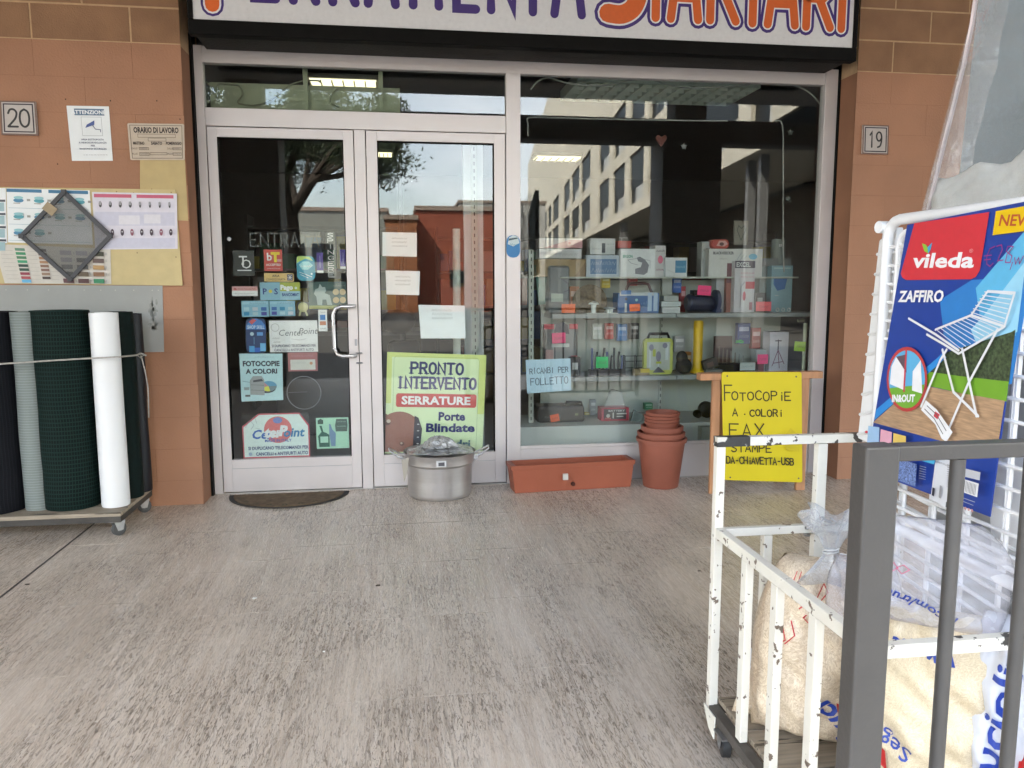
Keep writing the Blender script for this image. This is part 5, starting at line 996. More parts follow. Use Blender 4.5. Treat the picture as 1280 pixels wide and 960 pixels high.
s = good('gadget', 'small black boxed gadget right of the white EXCEL box', 'gadget', (944, 366, 957, 389), zB, .5, .06, (.03, .035, .04)); s.rect(.2, .55, .7, .75, (.35, .38, .38))
note('pink price note at the right of the middle shelf', (945, 377, 964, 389), .42, (.75, .12, .14))
for i, px in enumerate((972, 979, 986)):
    c = PY(px, 387, .42); G().tube([c+Vector((.013*math.cos(k), .004*math.sin(k*2), .013*math.sin(k))) for k in [j*.9 for j in range(8)]], .003, 5).build('cord_coil', flat((.5, .52, .5)), smooth=True)['label'] = 'tiny white cord coil, %s of three at the right end of the middle shelf' % ('leftmost', 'middle', 'rightmost')[i]
for o in bpy.data.objects:
    if o.name.startswith('cord_coil'): o['category'] = 'cord'; o['group'] = 'cord coils'
# lower shelf
s = good('saw_rack', 'red-topped black blister pack of saw blades at the left of the lower shelf', 'tool pack', (680, 405, 722, 471), zC, .5, .05, (.22, .22, .22)); s.rects([(.0, .0, .06, 1), (.3, 0, .34, .85), (.55, 0, .6, .85), (.94, 0, 1, 1)], (.02, .02, .02)); s.rects([(.0, .9, .3, 1), (.75, .9, 1, 1), (.8, .3, 1, .38)], (.5, .05, .07)); s.poly([(.3, .85), (.35, 1.0), (.55, 1.05), (.7, .98), (.75, .8)], INK); s.rect(.22, .55, .75, .62, GB); s.rects([(.05, .3, .28, .5), (.4, .65, .5, .8)], (.45, .28, .27))
note('pink price note on the saw blade pack', (690, 416, 707, 429), .44, PNK, 2)
c = PY(718, 470, .42); s = good('torch', 'black torch with white lettering at the left of the lower shelf', 'torch', (712, 446, 726, 471), zC, .4, .05, (.02, .02, .022), bev=.01); s.rect(.25, .35, .75, .7, (.4, .42, .42))
t = thing('plier_stand', 'row of black-handled pliers standing in a dark holder on the lower shelf', 'tool set', (PY(758, 470, .45).x, .45, zC))
G().box(PY(737, 470, .45).x, .42, zC+.001, PY(781, 470, .45).x, .5, zC+.045).build('holder', DARK, t, bevel=.005)
for k in range(9):
    x = PY(740+k*4.6, 470, .45).x; G().tube([(x, .45, zC+.04), (x+.003*(k % 3-1), .45, zC+.13), (x+.01*(k % 2), .455, zC+.205-.03*(k % 3))], [.008, .006, .009], 6).build('handle', DARK if k % 4 else flat((.05, .07, .2)), t, smooth=True)
note('green price note hanging on the plier stand', (745, 446, 760, 460), .41, GRN)
t = thing('wire_cage', 'black wire rack with pale parts between the pliers and the yellow tool set', 'rack', (PY(797, 470, .48).x, .48, zC)); x0, x1 = PY(781, 470, .48).x, PY(809, 470, .48).x
for x in (x0, (x0+x1)/2, x1): G().tube([(x, .48, zC+.001), (x, .48, zC+.14), (x+.01, .55, zC+.14), (x+.01, .55, zC+.001)], .004, 6).build('hoop', DARK, t)
for z in (.05, .1, .139): G().tube([(x0, .479, zC+z), (x1, .479, zC+z)], .003, 6).build('wire', DARK, t)
s = good('packet', 'small brown and yellow packet on the edge of the lower shelf', 'packet', (793, 461, 812, 470), zC, .40, .05, (.16, .12, .05)); s.rect(.4, .4, 1, 1, (.5, .38, .03))
s = good('tool_set', 'yellow and clear blister case of tools with a black handle on the lower shelf', 'tool set', (805, 423, 841, 469), zC, .44, .04, (.36, .40, .08), r=.03); s.rect(.1, .12, .9, .9, (.33, .37, .33)); s.rects([(.18, .2, .24, .8), (.74, .4, .84, .85), (.48, .15, .53, .5)], (.45, .5, .52)); s.discs([(.25, .75, .018, .025), (.72, .8, .02, .02), (.5, .5, .02, .04)], (.14, .14, .2)); s.poly([(.3, .05), (.5, .22), (.75, .05)], INK); s.rects([(.42, .3, .6, .36), (.3, .5, .4, .7)], (.3, .35, .03))
x0, x1 = PY(807, 425, .46).x, PY(839, 425, .46).x; z0 = PY(820, 424, .46).z; G().tube([(x0+.01, .46, z0-.01), (x0+.03, .46, z0+.04), (x1-.03, .46, z0+.04), (x1-.01, .46, z0-.01)], .012, 8).build('handle', DARK, s.root, smooth=True)
c = PY(854, 470, .45); t = thing('pouch', 'slumped black tool pouch between the yellow tool set and the yellow tube', 'pouch', (c.x, .45, zC)); g = G(); g.ball((c.x+.005, .46, zC+.06), .065, .05, .06); g.ball((c.x-.01, .46, zC+.12), .045, .04, .055); g.build('pouch', mat('black_fabric', (.02, .02, .018), .8, 0, .4, 30, .6, 60), t, smooth=True)
c = PY(871.5, 465, .5); t = thing('yellow_tube', 'bright yellow upright tube with a flared foot on the lower shelf', 'tube', (c.x, .5, zC)); G().lathe(c.x, .5, [(.055, 0), (.055, .014), (.04, .03), (.036, .05), (.036, PY(871, 401, .5).z-zC-.01), (.03, PY(871, 401, .5).z-zC)], 20, zC+.001).build('tube', mat('yellow_plastic', (.60, .38, .01), .4, 0, .04), t, smooth=True)
s = good('gadget', 'dark tilted camera-like gadget at the foot of the yellow tube', 'gadget', (880, 449, 897, 461), None, .42, .05, (.03, .028, .025), tilt=18); s.rect(.2, .2, .7, .7, (.10, .06, .05))
good('book', 'flat grey booklet under the tilted gadget', 'booklet', (884, 462, 903, 469), zC, .40, .07, (.12, .13, .13))
t = thing('drill_bit_rack', 'black rack of upright drill bits with a green tie, behind the yellow sign top', 'tool rack', (PY(915, 470, .5).x, .5, zC)); G().box(PY(895, 470, .5).x, .46, zC+.001, PY(945, 470, .5).x, .54, zC+.07).build('base', DARK, t, bevel=.004)
G().box(PY(894, 420, .54).x, .545, zC+.07, PY(916, 420, .54).x, .57, PY(905, 420, .54).z).build('back_plate', flat((.05, .02, .015)), t)
for k in range(7):
    x = PY(898+k*5, 470, .5).x; G().tube([(x, .5, zC+.065), (x, .5, zC+.2-.012*k)], .0045, 6).build('bit', flat((.18, .14, .10) if k < 5 else (.25, .27, .25)), t)
c = PY(925, 427, .47); G().tube([c+Vector((.02*math.cos(k*1.3)*(1+k*.08), .005*math.sin(k*2), .012*math.sin(k*1.9))) for k in range(14)], .0028, 6).build('green_tie', flat((.03, .45, .12)), t, smooth=True)
s = good('label_card', 'small pale card on the front of the drill bit rack', 'card', (925, 453, 944, 463), None, .42, .002, (.42, .47, .45)); s.scribble(.15, .85, .4, .25, (.2, .25, .22), .0015, 1)
good('carton', 'grey-white box behind the white stand box', 'box', (945, 437, 963, 469), zC, .52, .1, (.33, .36, .36))
s = good('gadget', 'dark red square box under the pink note on the lower shelf', 'gadget', (944, 453, 955, 464), zC, .46, .05, (.16, .03, .04)); note('pink price note near the white stand box', (947, 443, 960, 455), .43, PNK)
s = good('carton', 'white upright box with a dark tripod stand picture at the right of the lower shelf', 'box', (962, 415, 985, 469), zC, .46, .12, (.50, .49, .54)); s.lines([[(.45, .8), (.45, .5)], [(.3, .78), (.6, .78)]], .009, (.06, .05, .07)); s.lines([[(.45, .55), (.15, .15)], [(.45, .55), (.8, .2)], [(.45, .5), (.55, .1)], [(.2, .22), (.75, .26)]], .006, (.22, .10, .15)); s.scribble(.1, .45, .9, .02, (.3, .3, .35), .001, 1)
c = PY(1004, 470, .3); t = thing('tube_lamp', 'pale upright tube at the right end of the window by the frame', 'tube', (c.x, .3, zC)); G().tube([(c.x, .3, .3), (c.x, .3, PY(1004, 404, .3).z)], .014, 12).build('tube', mat('pale_tube', (.45, .50, .36), .4), t, smooth=True); c = PY(1002, 401, .3); G().tube([c+Vector((-.03, 0, 0)), c+Vector((.018, 0, .004))], .012, 8).build('hook', flat((.2, .2, .14)), t)
note('lime price note on the upright tube', (993, 427, 1007, 439), .27, LIME, -4)
# smaller packs crowded at the back of the shelves
PK = [('red and white blister pack hanging above the toolbox at the back of the middle shelf', (786, 344, 797, 357), None, (.45, .05, .05)), ('yellow card pack hanging left of the blue toolbox', (752, 346, 763, 360), None, (.55, .42, .04)),
 ('small dark green bottle behind the white lamps', (727, 362, 734, 389), zB, (.02, .12, .06)), ('orange and black box behind the left price note', (712, 358, 724, 389), zB, (.45, .14, .03)),
 ('blue card pack hanging behind the flat packs', (841, 346, 852, 366), None, (.03, .12, .40)), ('slim red tube box left of the water pump', (851, 358, 857, 389), zB, (.40, .04, .05)),
 ('white card with green stripe hanging over the pliers', (741, 405, 753, 424), None, (.5, .54, .5)), ('red card pack hanging over the pliers', (757, 404, 767, 424), None, (.48, .06, .05)), ('blue and white card pack hanging between pliers and yellow tool set', (772, 405, 784, 426), None, (.05, .18, .42)),
 ('black card pack hanging above the wire rack', (788, 404, 799, 424), None, (.03, .03, .03)), ('small silver box behind the black pouch', (843, 420, 856, 440), None, (.36, .38, .38)), ('orange-topped box left of the yellow tube', (857, 440, 864, 469), zC, (.5, .2, .03)),
 ('dark blue box behind the drill bit rack', (922, 404, 938, 430), None, (.03, .06, .2)), ('red and grey box left of the tripod picture box', (940, 410, 951, 436), None, (.40, .10, .08)), ('green pack on the window base right of the charger box', (806, 504, 816, 512), None, (.04, .22, .1)),
 ('grey spray can on the window base left of the charger box', (738, 500, 745, 531), zD, (.30, .32, .33)), ('small yellow box on the window base beside the black case', (731, 516, 737, 531), zD, (.5, .4, .05))]
for lb_, q_, z_, c_ in PK:
    s = good('packet', lb_, 'packet', q_, z_, .64, .05, c_, bev=.002); s.rect(.12, .62, .88, .82, tuple(min(.7, x+.35) for x in c_)); s.scribble(.15, .85, .3, .15, tuple(min(.7, x+.3) for x in c_), .0022, 2)
# base
s = good('compressor_bag', 'black rectangular case with an orange note at the lower left of the window', 'case', (672, 508, 731, 531), zD, .34, .2, (.012, .012, .013), bev=.02); s.disc(.82, .5, .028, (.012, .012, .013)); s.rect(.79, .42, .86, .56, (.16, .18, .10)); s.scribble(.15, .5, .3, .15, (.12, .13, .13), .003, 2)
x0, x1 = PY(705, 505, .42).x, PY(728, 505, .42).x; z0 = PY(715, 508, .42).z; G().tube([(x0, .42, z0-.01), (x0+.02, .42, z0+.035), (x1-.01, .42, z0+.03), (x1, .42, z0-.01)], .01, 8).build('handle', DARK, s.root, smooth=True)
note('orange price note on the black case', (688, 518, 699, 527), .318, (.75, .12, .05), 10)
s = good('charger_box', 'red and black battery charger box in a clear bag on the window base', 'box', (752, 510, 786, 531), zD, .36, .12, (.40, .05, .08)); s.rect(.08, .12, .9, .92, (.03, .03, .035)); s.text('BATTERY', .55, .72, .14, GB, bold=.02, width=.6); s.disc(.24, .4, .014, (.45, .45, .42)); s.rects([(.4, .2, .45, .65), (.55, .5, .85, .6), (.55, .3, .8, .38), (.86, .5, .92, .6)], (.5, .5, .48)); s.rect(.12, .15, .34, .25, (.4, .12, .1))
g = G(); q = PY(768, 512, .38); g.prism([q+Vector((-.10, 0, -.1)), q+Vector((-.02, 0, .15)), q+Vector((.06, 0, .13)), q+Vector((.10, 0, -.02)), q+Vector((.09, 0, -.11))], (0, .08, 0)); tag(g.build('clear_bag', CLEAR, bevel=.02), 'clear plastic bag standing around the red charger box', 'bag')
g = G(); q = PY(796, 522, .33); g.prism([q+Vector((-.05, 0, -.045)), q+Vector((-.02, 0, .06)), q+Vector((.05, 0, .02)), q+Vector((.03, 0, -.045))], (0, .03, 0)); tag(g.build('clear_packet', mat('grey_film', (.16, .20, .20), .25, .2, .3, 20), bevel=.006), 'small crumpled grey packet left of the flower pots on the window base', 'packet')
for i, (px, r) in enumerate(((873, .03), (884, .062))):
    c = PY(px, 518, .38); o = G().tube([(c.x, .36, zD+r), (c.x, .38, zD+r), (c.x, .42, zD+r)], [r*.5, r, r], 18).build('blower', DARK, smooth=True); tag(o, ['smaller black round gadget by the flower pots', 'larger black round gadget left of the trestle leg'][i], 'gadget')
t = thing('low_carton', 'grey-green carton on the window base behind the trestle leg', 'box', tuple(PY(880, 552, .26))); a, b = PY(868, 530, .26), PY(900, 560, .26); G().box(a.x, .02+.1, .001, b.x, .19, a.z).build('box', flat((.24, .27, .25)), t)

# ================================================================== DIM SHOP BEHIND
def rack(label, x0, x1, y, h, seed):
    rd = random.Random(seed); t = thing('stock_shelf', label, 'shelving', ((x0+x1)/2, y, 0), 'stock shelves deep in the shop')
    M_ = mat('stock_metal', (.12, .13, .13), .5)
    for x in (x0, x1-.03): G().box(x, y, 0, x+.03, y+.4, h).build('upright', M_, t)
    for k in range(5):
        z = .15+k*(h-.3)/4; G().box(x0+.031, y, z, x1-.031, y+.4, z+.03).build('shelf', M_, t)
        x = x0+.05
        while x < x1-.2 and k < 4:
            w_ = rd.uniform(.08, .25); hh = rd.uniform(.12, (h-.3)/4-.08); c = rd.choice([(.25, .05, .04), (.06, .12, .25), (.3, .25, .12), (.28, .28, .28), (.05, .16, .1), (.35, .3, .06)])
            G().box(x, y+.05, z+.031, x+w_-.01, y+.3, z+.03+hh).build('package', flat(c), t); x += w_
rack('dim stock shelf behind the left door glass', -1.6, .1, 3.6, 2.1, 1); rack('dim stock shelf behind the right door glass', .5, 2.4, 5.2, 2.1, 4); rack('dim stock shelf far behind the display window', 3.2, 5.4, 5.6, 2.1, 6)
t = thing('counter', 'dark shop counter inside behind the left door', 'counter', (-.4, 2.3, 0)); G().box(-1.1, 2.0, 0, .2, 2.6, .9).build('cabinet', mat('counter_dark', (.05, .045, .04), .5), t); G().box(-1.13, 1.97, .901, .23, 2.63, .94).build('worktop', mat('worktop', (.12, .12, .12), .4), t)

# ================================================================== WHITE CAGE TROLLEY
CW = mat('chipped_white_paint', (.76, .735, .66), .45, 0, .06, 6, .2, 60, chips=(.16, .12, .09), chip_t=.635, chip_s=38)
X0, X1, Y0, Y1 = .905, 1.60, -3.86, -3.10
ZTOP, ZMID, ZB = .89, .635, .115
t = thing('cage_trolley', 'chipped white steel cage trolley on casters holding sacks and a drying rack', 'trolley', ((X0+X1)/2, (Y0+Y1)/2, 0))
def sq(name, p, q, w=.026, h=.026, m=CW, par=None): return G().bar(p, q, w, h, up=(0, 1, 0) if abs((Vector(q)-Vector(p)).normalized().z) > .5 else (0, 0, 1)).build(name, m, par or t, bevel=.002)
sq('post', (X0, Y1, .09), (X0, Y1, ZTOP)); sq('post', (X1, Y1, .09), (X1, Y1, ZTOP)); sq('post', (X1, Y0, .09), (X1, Y0, ZTOP)); sq('post', (X0, Y0, .09), (X0, Y0, ZMID-.014))
CWB = mat('chipped_white_paint_worn', (.74, .715, .64), .45, 0, .06, 6, .2, 60, chips=(.06, .055, .048), chip_t=.59, chip_s=22)
sq('top_rail', (X0-.012, Y1, ZTOP+.014), (X1+.013, Y1, ZTOP+.014), m=CWB)
G().box(X0-.0135, Y1-.0145, ZTOP+.0005, X0+.085, Y1+.0145, ZTOP+.0285).build('worn_end', mat('bare_worn_paint', (.05, .05, .048), .5, .2, .2, 8, .3, 60, chips=(.70, .67, .6), chip_t=.60, chip_s=12), t)
xm = PY(1024, 600, Y1).x
sq('middle_post', (xm, Y1-.001, .09), (xm, Y1-.001, ZTOP), .03)
sq('mid_rail', (X0+.014, Y1, ZMID), (xm-.016, Y1, ZMID), .022, .024); sq('mid_rail', (xm+.016, Y1, ZMID), (X1-.014, Y1, ZMID), .022, .024)
for px in (953, ): sq('slat', (PY(px+4, 700, Y1).x, Y1, ZB+.03), (PY(px+4, 700, Y1).x, Y1, ZMID-.013), .026)
sq('slat', (PY(1075, 700, Y1).x+.12, Y1, ZB+.03), (PY(1075, 700, Y1).x+.12, Y1, ZMID-.013), .026)
sq('side_rail', (X0, Y1-.014, ZMID+.004), (X0, Y0+.014, ZMID+.004), .024, .03); sq('side_rail', (X1, Y1-.014, ZMID+.004), (X1, Y0+.014, ZMID+.004), .024, .03)
sq('front_rail', (X0-.013, Y0, ZMID+.002), (X1+.013, Y0, ZMID+.002), .024, .028, CWB)
for px, py in ((934, 720), (972, 745), (1020, 790)):                # upright slats of the near side, found where they cross the rail
    p = PX(px, py, X0); sq('slat', (X0, p.y, ZB), (X0, p.y, ZMID-.012), .022, .032)
for k in range(1, 4): sq('slat', (X1, Y1+(Y0-Y1)*k/4, ZB), (X1, Y1+(Y0-Y1)*k/4, ZMID-.012), .022, .03)
for a, b in (((X0, Y1), (X1, Y1)), ((X0, Y0), (X1, Y0)), ((X0, Y1-.014), (X0, Y0+.014)), ((X1, Y1-.014), (X1, Y0+.014))): sq('base_rail', (*a, ZB-.02), (*b, ZB-.02), .03, .03, mat('dirty_iron', (.10, .09, .08), .6, .3, .3, 8, .2))
for k in range(4): G().box(X0+.018, Y0+.02+k*.185, ZB-.004, X1-.018, Y0+.2+k*.185, ZB+.012).build('deck_board', WOOD, t, bevel=.002)
for x, y, a in ((X0-.002, Y1-.115, 1.35), (X1-.03, Y1-.06, 1.0), (X1-.03, Y0+.06, .8), (X0+.02, Y0+.06, .9)): caster(t, x, y, ZB-.036, .036, a, mat('dark_tyre', (.03, .03, .03), .6))
g = G().prism([(X0-.022, Y1+.012, ZB-.01), (X0-.022, Y1-.075, ZB-.01), (X0-.022, Y1-.07, .035), (X0-.022, Y1-.03, .05)], (.005, 0, 0)); g.build('skirt_plate', CW, t, bevel=.002)
def chain(x, y, z, n, seed):
    rd = random.Random(seed); r = thing('chain', '', 'chain', (x, y, z))
    for k in range(n):
        c = Vector((x+.018*math.cos(k*1.1), y+.022*math.sin(k*1.1), z-.006*k+.02)); a = rd.uniform(0, 3); e = Vector((math.cos(a), math.sin(a), rd.uniform(-.8, .8))).normalized(); f = e.cross(Vector((rd.random(), rd.random(), 1))).normalized()
        G().tube([c+e*.013*math.cos(j*math.pi/5)+f*.007*math.sin(j*math.pi/5) for j in range(10)], .0025, 6, closed=True).build('link', GAL, r, smooth=True)
    return r
chain(xm-.02, Y1-.02, ZMID+.01, 9, 1)['label'] = 'chain wound left of the middle post of the white trolley'; chain(xm+.024, Y1-.02, ZMID+.005, 9, 2)['label'] = 'chain hanging right of the middle post of the white trolley'

# ------------------------------------------------------------------ sacks of wood shavings
def shavings(name, c1, c2, sc_=70):
    m = bpy.data.materials.new(name); m.use_nodes = True; t = m.node_tree; N = t.nodes; L = t.links; b = N['Principled BSDF']
    tc = N.new('ShaderNodeTexCoord'); v = N.new('ShaderNodeTexVoronoi'); v.inputs['Scale'].default_value = sc_; n = N.new('ShaderNodeTexNoise'); n.inputs['Scale'].default_value = sc_*1.6; n.inputs['Detail'].default_value = 6
    ds = N.new('ShaderNodeTexNoise'); ds.inputs['Scale'].default_value = 12; va = N.new('ShaderNodeMixRGB'); va.blend_type = 'LINEAR_LIGHT'; va.inputs[0].default_value = .08
    L.new(tc.outputs['Object'], ds.inputs[0]); L.new(tc.outputs['Object'], va.inputs[1]); L.new(ds.outputs['Color'], va.inputs[2]); L.new(va.outputs[0], v.inputs[0]); L.new(tc.outputs['Object'], n.inputs[0])
    s = N.new('ShaderNodeSeparateColor'); L.new(v.outputs['Color'], s.inputs[0]); ad = N.new('ShaderNodeMath'); ad.operation = 'MULTIPLY_ADD'; ad.inputs[1].default_value = .5; L.new(n.outputs[0], ad.inputs[0]); 
    h = N.new('ShaderNodeMath'); h.operation = 'MULTIPLY'; h.inputs[1].default_value = .5; L.new(s.outputs[0], h.inputs[0]); L.new(h.outputs[0], ad.inputs[2])
    r = N.new('ShaderNodeValToRGB'); e = r.color_ramp.elements; e[0].position = .2; e[1].position = .75; e[0].color = (*c1, 1); e[1].color = (*c2, 1); L.new(ad.outputs[0], r.inputs[0]); L.new(r.outputs[0], b.inputs['Base Color'])
    bp = N.new('ShaderNodeBump'); bp.inputs['Strength'].default_value = .35; bp.inputs['Distance'].default_value = .002; L.new(ad.outputs[0], bp.inputs['Height'])
    n4 = N.new('ShaderNodeTexNoise'); n4.inputs['Scale'].default_value = 7; n4.inputs['Distortion'].default_value = 1.5; L.new(tc.outputs['Object'], n4.inputs[0]); b2 = N.new('ShaderNodeBump'); b2.inputs['Strength'].default_value = .6; b2.inputs['Distance'].default_value = .03; L.new(n4.outputs[0], b2.inputs['Height']); L.new(bp.outputs[0], b2.inputs['Normal'])
    L.new(b2.outputs[0], b.inputs['Coat Normal']); L.new(bp.outputs[0], b.inputs['Normal']); b.inputs['Coat Weight'].default_value = .6; b.inputs['Coat Roughness'].default_value = .15; b.inputs['Roughness'].default_value = .6
    return m
SH = shavings('bagged_shavings', (.54, .41, .28), (.82, .70, .54), 230); SH2 = shavings('bagged_sawdust', (.60, .48, .31), (.80, .69, .50), 420)
class Sack:
    """pillow-shaped sack: bottom centre b, width vector u, up vector v, bulge d (m)"""
    def __init__(s, name, label, b, u, v, d, m, seed, taper=.25, n=30, neck=True):
        s.b = Vector(b); s.u = Vector(u); s.v = Vector(v); s.nn = s.u.cross(s.v).normalized()
        if s.nn.dot(CAM-s.b) < 0: s.nn = -s.nn
        s.d = d; s.seed = seed; s.tp = taper; s.root = thing(name, label, 'sack', tuple(s.b), 'sacks in the trolley'); s.par = s.root
        s.w = s.u.length; s.h = s.v.length; s.c = None; s.k = 0; s.step = .00025; s.map3 = s.pt
        for nm, sg in (('bag', 1),):
            g = G()
            N2 = n
            for sd_ in (1, -1):
                base = len(g.v)
                for i in range(N2+1):
                    for j in range(N2+1): g.v.append(s.pt(j/N2, i/N2, 0, sd_))
                for i in range(N2):
                    for j in range(N2): a = base+i*(N2+1)+j; g.f.append((a, a+1, a+N2+2, a+N2+1))
            o = g.build(nm, m, s.root); import bmesh
            bm = bmesh.new(); bm.from_mesh(o.data); bmesh.ops.remove_doubles(bm, verts=bm.verts, dist=.0004); bmesh.ops.recalc_face_normals(bm, faces=bm.faces); bm.to_mesh(o.data); bm.free(); o.data.shade_smooth()
    def pt(s, a, b, off=0., sd_=1):
        A, B = 2*a-1, 2*b-1
        pr = max(0, (1-abs(A)**2.6))**.55*max(0, (1-abs(B)**3.2))**.5
        wr = .012*math.sin(9*A+4*B+s.seed)*math.sin(7*B+s.seed*1.7)+.008*math.sin(17*A*B+s.seed+5*B)+.006*math.sin(23*B+11*A)
        w_ = 1-s.tp*max(0, B)**2.2-.08*max(0, -B)**3
        return s.b+s.u*((a-.5)*w_)+s.v*b+s.nn*(sd_*(s.d*pr+wr*pr)+off+(.003 if off else 0))
    _lay = Sheet._lay; at = Sheet.at; poly = Sheet.poly; rect = Sheet.rect; lines = Sheet.lines; text = Sheet.text; hand = Sheet.hand; rects = Sheet.rects; disc = Sheet.disc; discs = Sheet.discs
def face(x, y):                                                     # horizontal unit vector across the line of sight
    d = (Vector((x, y, 0))-Vector((CAM.x, CAM.y, 0))).normalized(); return Vector((d.y, -d.x, 0))
BLU = (.015, .05, .32); REDB = (.5, .02, .02)
sx_, sy_ = 1.10, -3.34; u = face(sx_, sy_)
A = Sack('shavings_sack', 'clear sack of pale wood shavings tied at the neck, behind the trolley slats', (sx_, sy_, ZB+.015), u*.36, Vector((.02, 0, .50)), .10, SH, 2, .36)
A.lines([[(.30, .78), (.36, .82), (.40, .78), (.34, .74), (.40, .70)], [(.42, .84), (.46, .9), (.50, .86), (.45, .82)], [(.2, .88), (.2, .94)], [(.24, .88), (.24, .94)], [(.12, .62), (.2, .68), (.24, .6), (.18, .56)], [(.26, .7), (.3, .64), (.24, .58)]], .003, (.55, .03, .04), 'marker_writing')
A.poly([(.62, .30), (.66, .18), (.98, .05), (.98, .17)], REDB, 'red_band'); A.text('IL', .7, .2, .06, GB, rot=-.6, bold=.03)
A.text('Truci', .72, .20, .11, BLU, bold=.03, rot=math.pi-.75, slant=.2); A.text('Generi', .86, .62, .06, BLU, bold=.01, rot=-.5); A.text('alimenti di', .84, .44, .06, BLU, bold=.01, rot=-.5, width=.3)
# gathered neck of film
def neck(label, c, r, hgt, seed, par, m=None):
    rd = random.Random(seed); g = G(); n = 28
    for i, (k, z) in enumerate(((1.5, -.03), (.9, 0), (.35, .035), (.28, .05), (.6, .09), (1.15, .12), (1.5, hgt))):
        for j in range(n):
            a = 2*math.pi*j/n; q = k*(1+.22*math.sin(5*a+seed+i*.3)+.12*math.sin(9*a+seed))
            g.v.append(Vector(c)+Vector((r*q*math.cos(a), r*q*math.sin(a)*.5, z*(1+.12*math.sin(4*a)))))
    for i in range(6):
        for j in range(n): g.f.append((i*n+j, i*n+(j+1) % n, (i+1)*n+(j+1) % n, (i+1)*n+j))
    o = g.build('neck', m or CLEAR, par, smooth=True); md = o.modifiers.new('s', 'SOLIDIFY'); md.thickness = .0006; return o
top = A.pt(.5, .985); neck('', top-Vector((0, 0, .01)), .055, .15, 3, A.root)
G().tube([top+Vector((.022*math.cos(k*.8), .014*math.sin(k*.8), .03+.001*k)) for k in range(16)], .0022, 5).build('tie', flat((.6, .6, .6)), A.root, smooth=True); G().tube([top+Vector((.02, -.01, .033)), top+Vector((.09, -.03, .02))], .002, 5).build('tie_end', flat((.6, .6, .6)), A.root)
c = PX(941, 826, 1.0); G_ = Sheet('barcode_tag', 'small white printed tag stuck on the left of the shavings sack', 'tag', [c+Vector((-.0, .018, .03)), c+Vector((.012, -.014, .04)), c+Vector((.004, -.022, -.03)), c+Vector((-.012, .01, -.04))], flat((.55, .56, .62)), .001)
G_.rect(.25, .3, .75, .5, (.15, .15, .17)); G_.rect(.25, .62, .7, .66, (.2, .2, .22))
# small sack slumped on the deck
u = face(1.0, -3.24); Bk = Sack('small_sack', 'small pale sack slumped on the trolley deck behind the near slats', (.995, -3.22, ZB+.014), u*.16, Vector((.07, -.03, .20)), .05, SH, 5, .5)
sx_, sy_ = 1.17, -3.66; u = face(sx_, sy_)
Cc = Sack('sawdust_sack', 'clear sack of fine yellow sawdust with blue upside-down web address', (sx_, sy_, ZB+.013), u*.30+Vector((.0, 0, 0)), Vector((.0, 0, .50)), .07, SH2, 9, .1)
Cc.text('www.t', .50, .86, .07, BLU, bold=.035, rot=math.pi-.18); Cc.text('Seg', .36, .40, .07, BLU, bold=.01, rot=math.pi-.3); Cc.text('Truc', .16, .22, .10, BLU, bold=.03, rot=math.pi-.7, slant=.2); Cc.poly([(.02, .42), (.06, .34), (.3, .24), (.28, .33)], REDB, 'red_band'); Cc.text('DE', .16, .32, .04, GB, rot=-.35, bold=.03)
# clear empty top of the sawdust sack
fm = glassy('milky_film', (.92, .92, .95), 1.45, .12, .20, (.85, .85, .9), bump=1., bscale=11)
u = face(1.14, -3.70); Dd = Sack('film_sack', 'crumpled milky film sack top with blue fb.com lettering above the sawdust', (1.13, -3.69, .60), u*.32, Vector((.03, 0, .24)), .05, fm, 14, .5)
Dd.text('fb.com/trucioli', .44, .30, .09, BLU, bold=.02, rot=math.pi-.32, width=.6); Dd.lines([[(.30, .56), (.34, .6), (.38, .56), (.34, .52), (.30, .56)], [(.24, .56), (.27, .6), (.31, .56), (.27, .52), (.24, .56)]], .0015, (.6, .1, .2), 'marker_writing')
u = face(1.30, -3.78); Ee = Sack('film_sack', 'white printed film sack reading Trucioli down its side, right of the sawdust sack', (1.27, -3.78, ZB+.013), u*.16, Vector((.03, 0, .52)), .04, mat('white_film', (.62, .64, .70), .25, 0, .05, 8, .4, 12), 20, .15)
Ee.text('Trucioli', .50, .45, .10, BLU, bold=.02, rot=1.48, width=2.2, slant=.2); Ee.lines([[(.75, .1), (.72, .9)]], .012, REDB, 'red_stripe'); Ee.rect(.72, .84, .95, .98, (.01, .09, .35)); Ee.text('FSC', .55, .86, .045, (.05, .15, .35), rot=1.5)
u = face(1.08, -3.5); Ff = Sack('film_sack', 'milky film bag corner with a blue cup symbol between the two sacks', (1.115, -3.50, .50), u*.17, Vector((.0, 0, .19)), .04, fm, 31, .3)
Ff.poly([(.36, .72), (.42, .88), (.58, .86), (.54, .70)], (.02, .10, .4), 'cup'); Ff.poly([(.39, .74), (.43, .84), (.52, .83), (.5, .73)], (.6, .65, .7), 'cup')

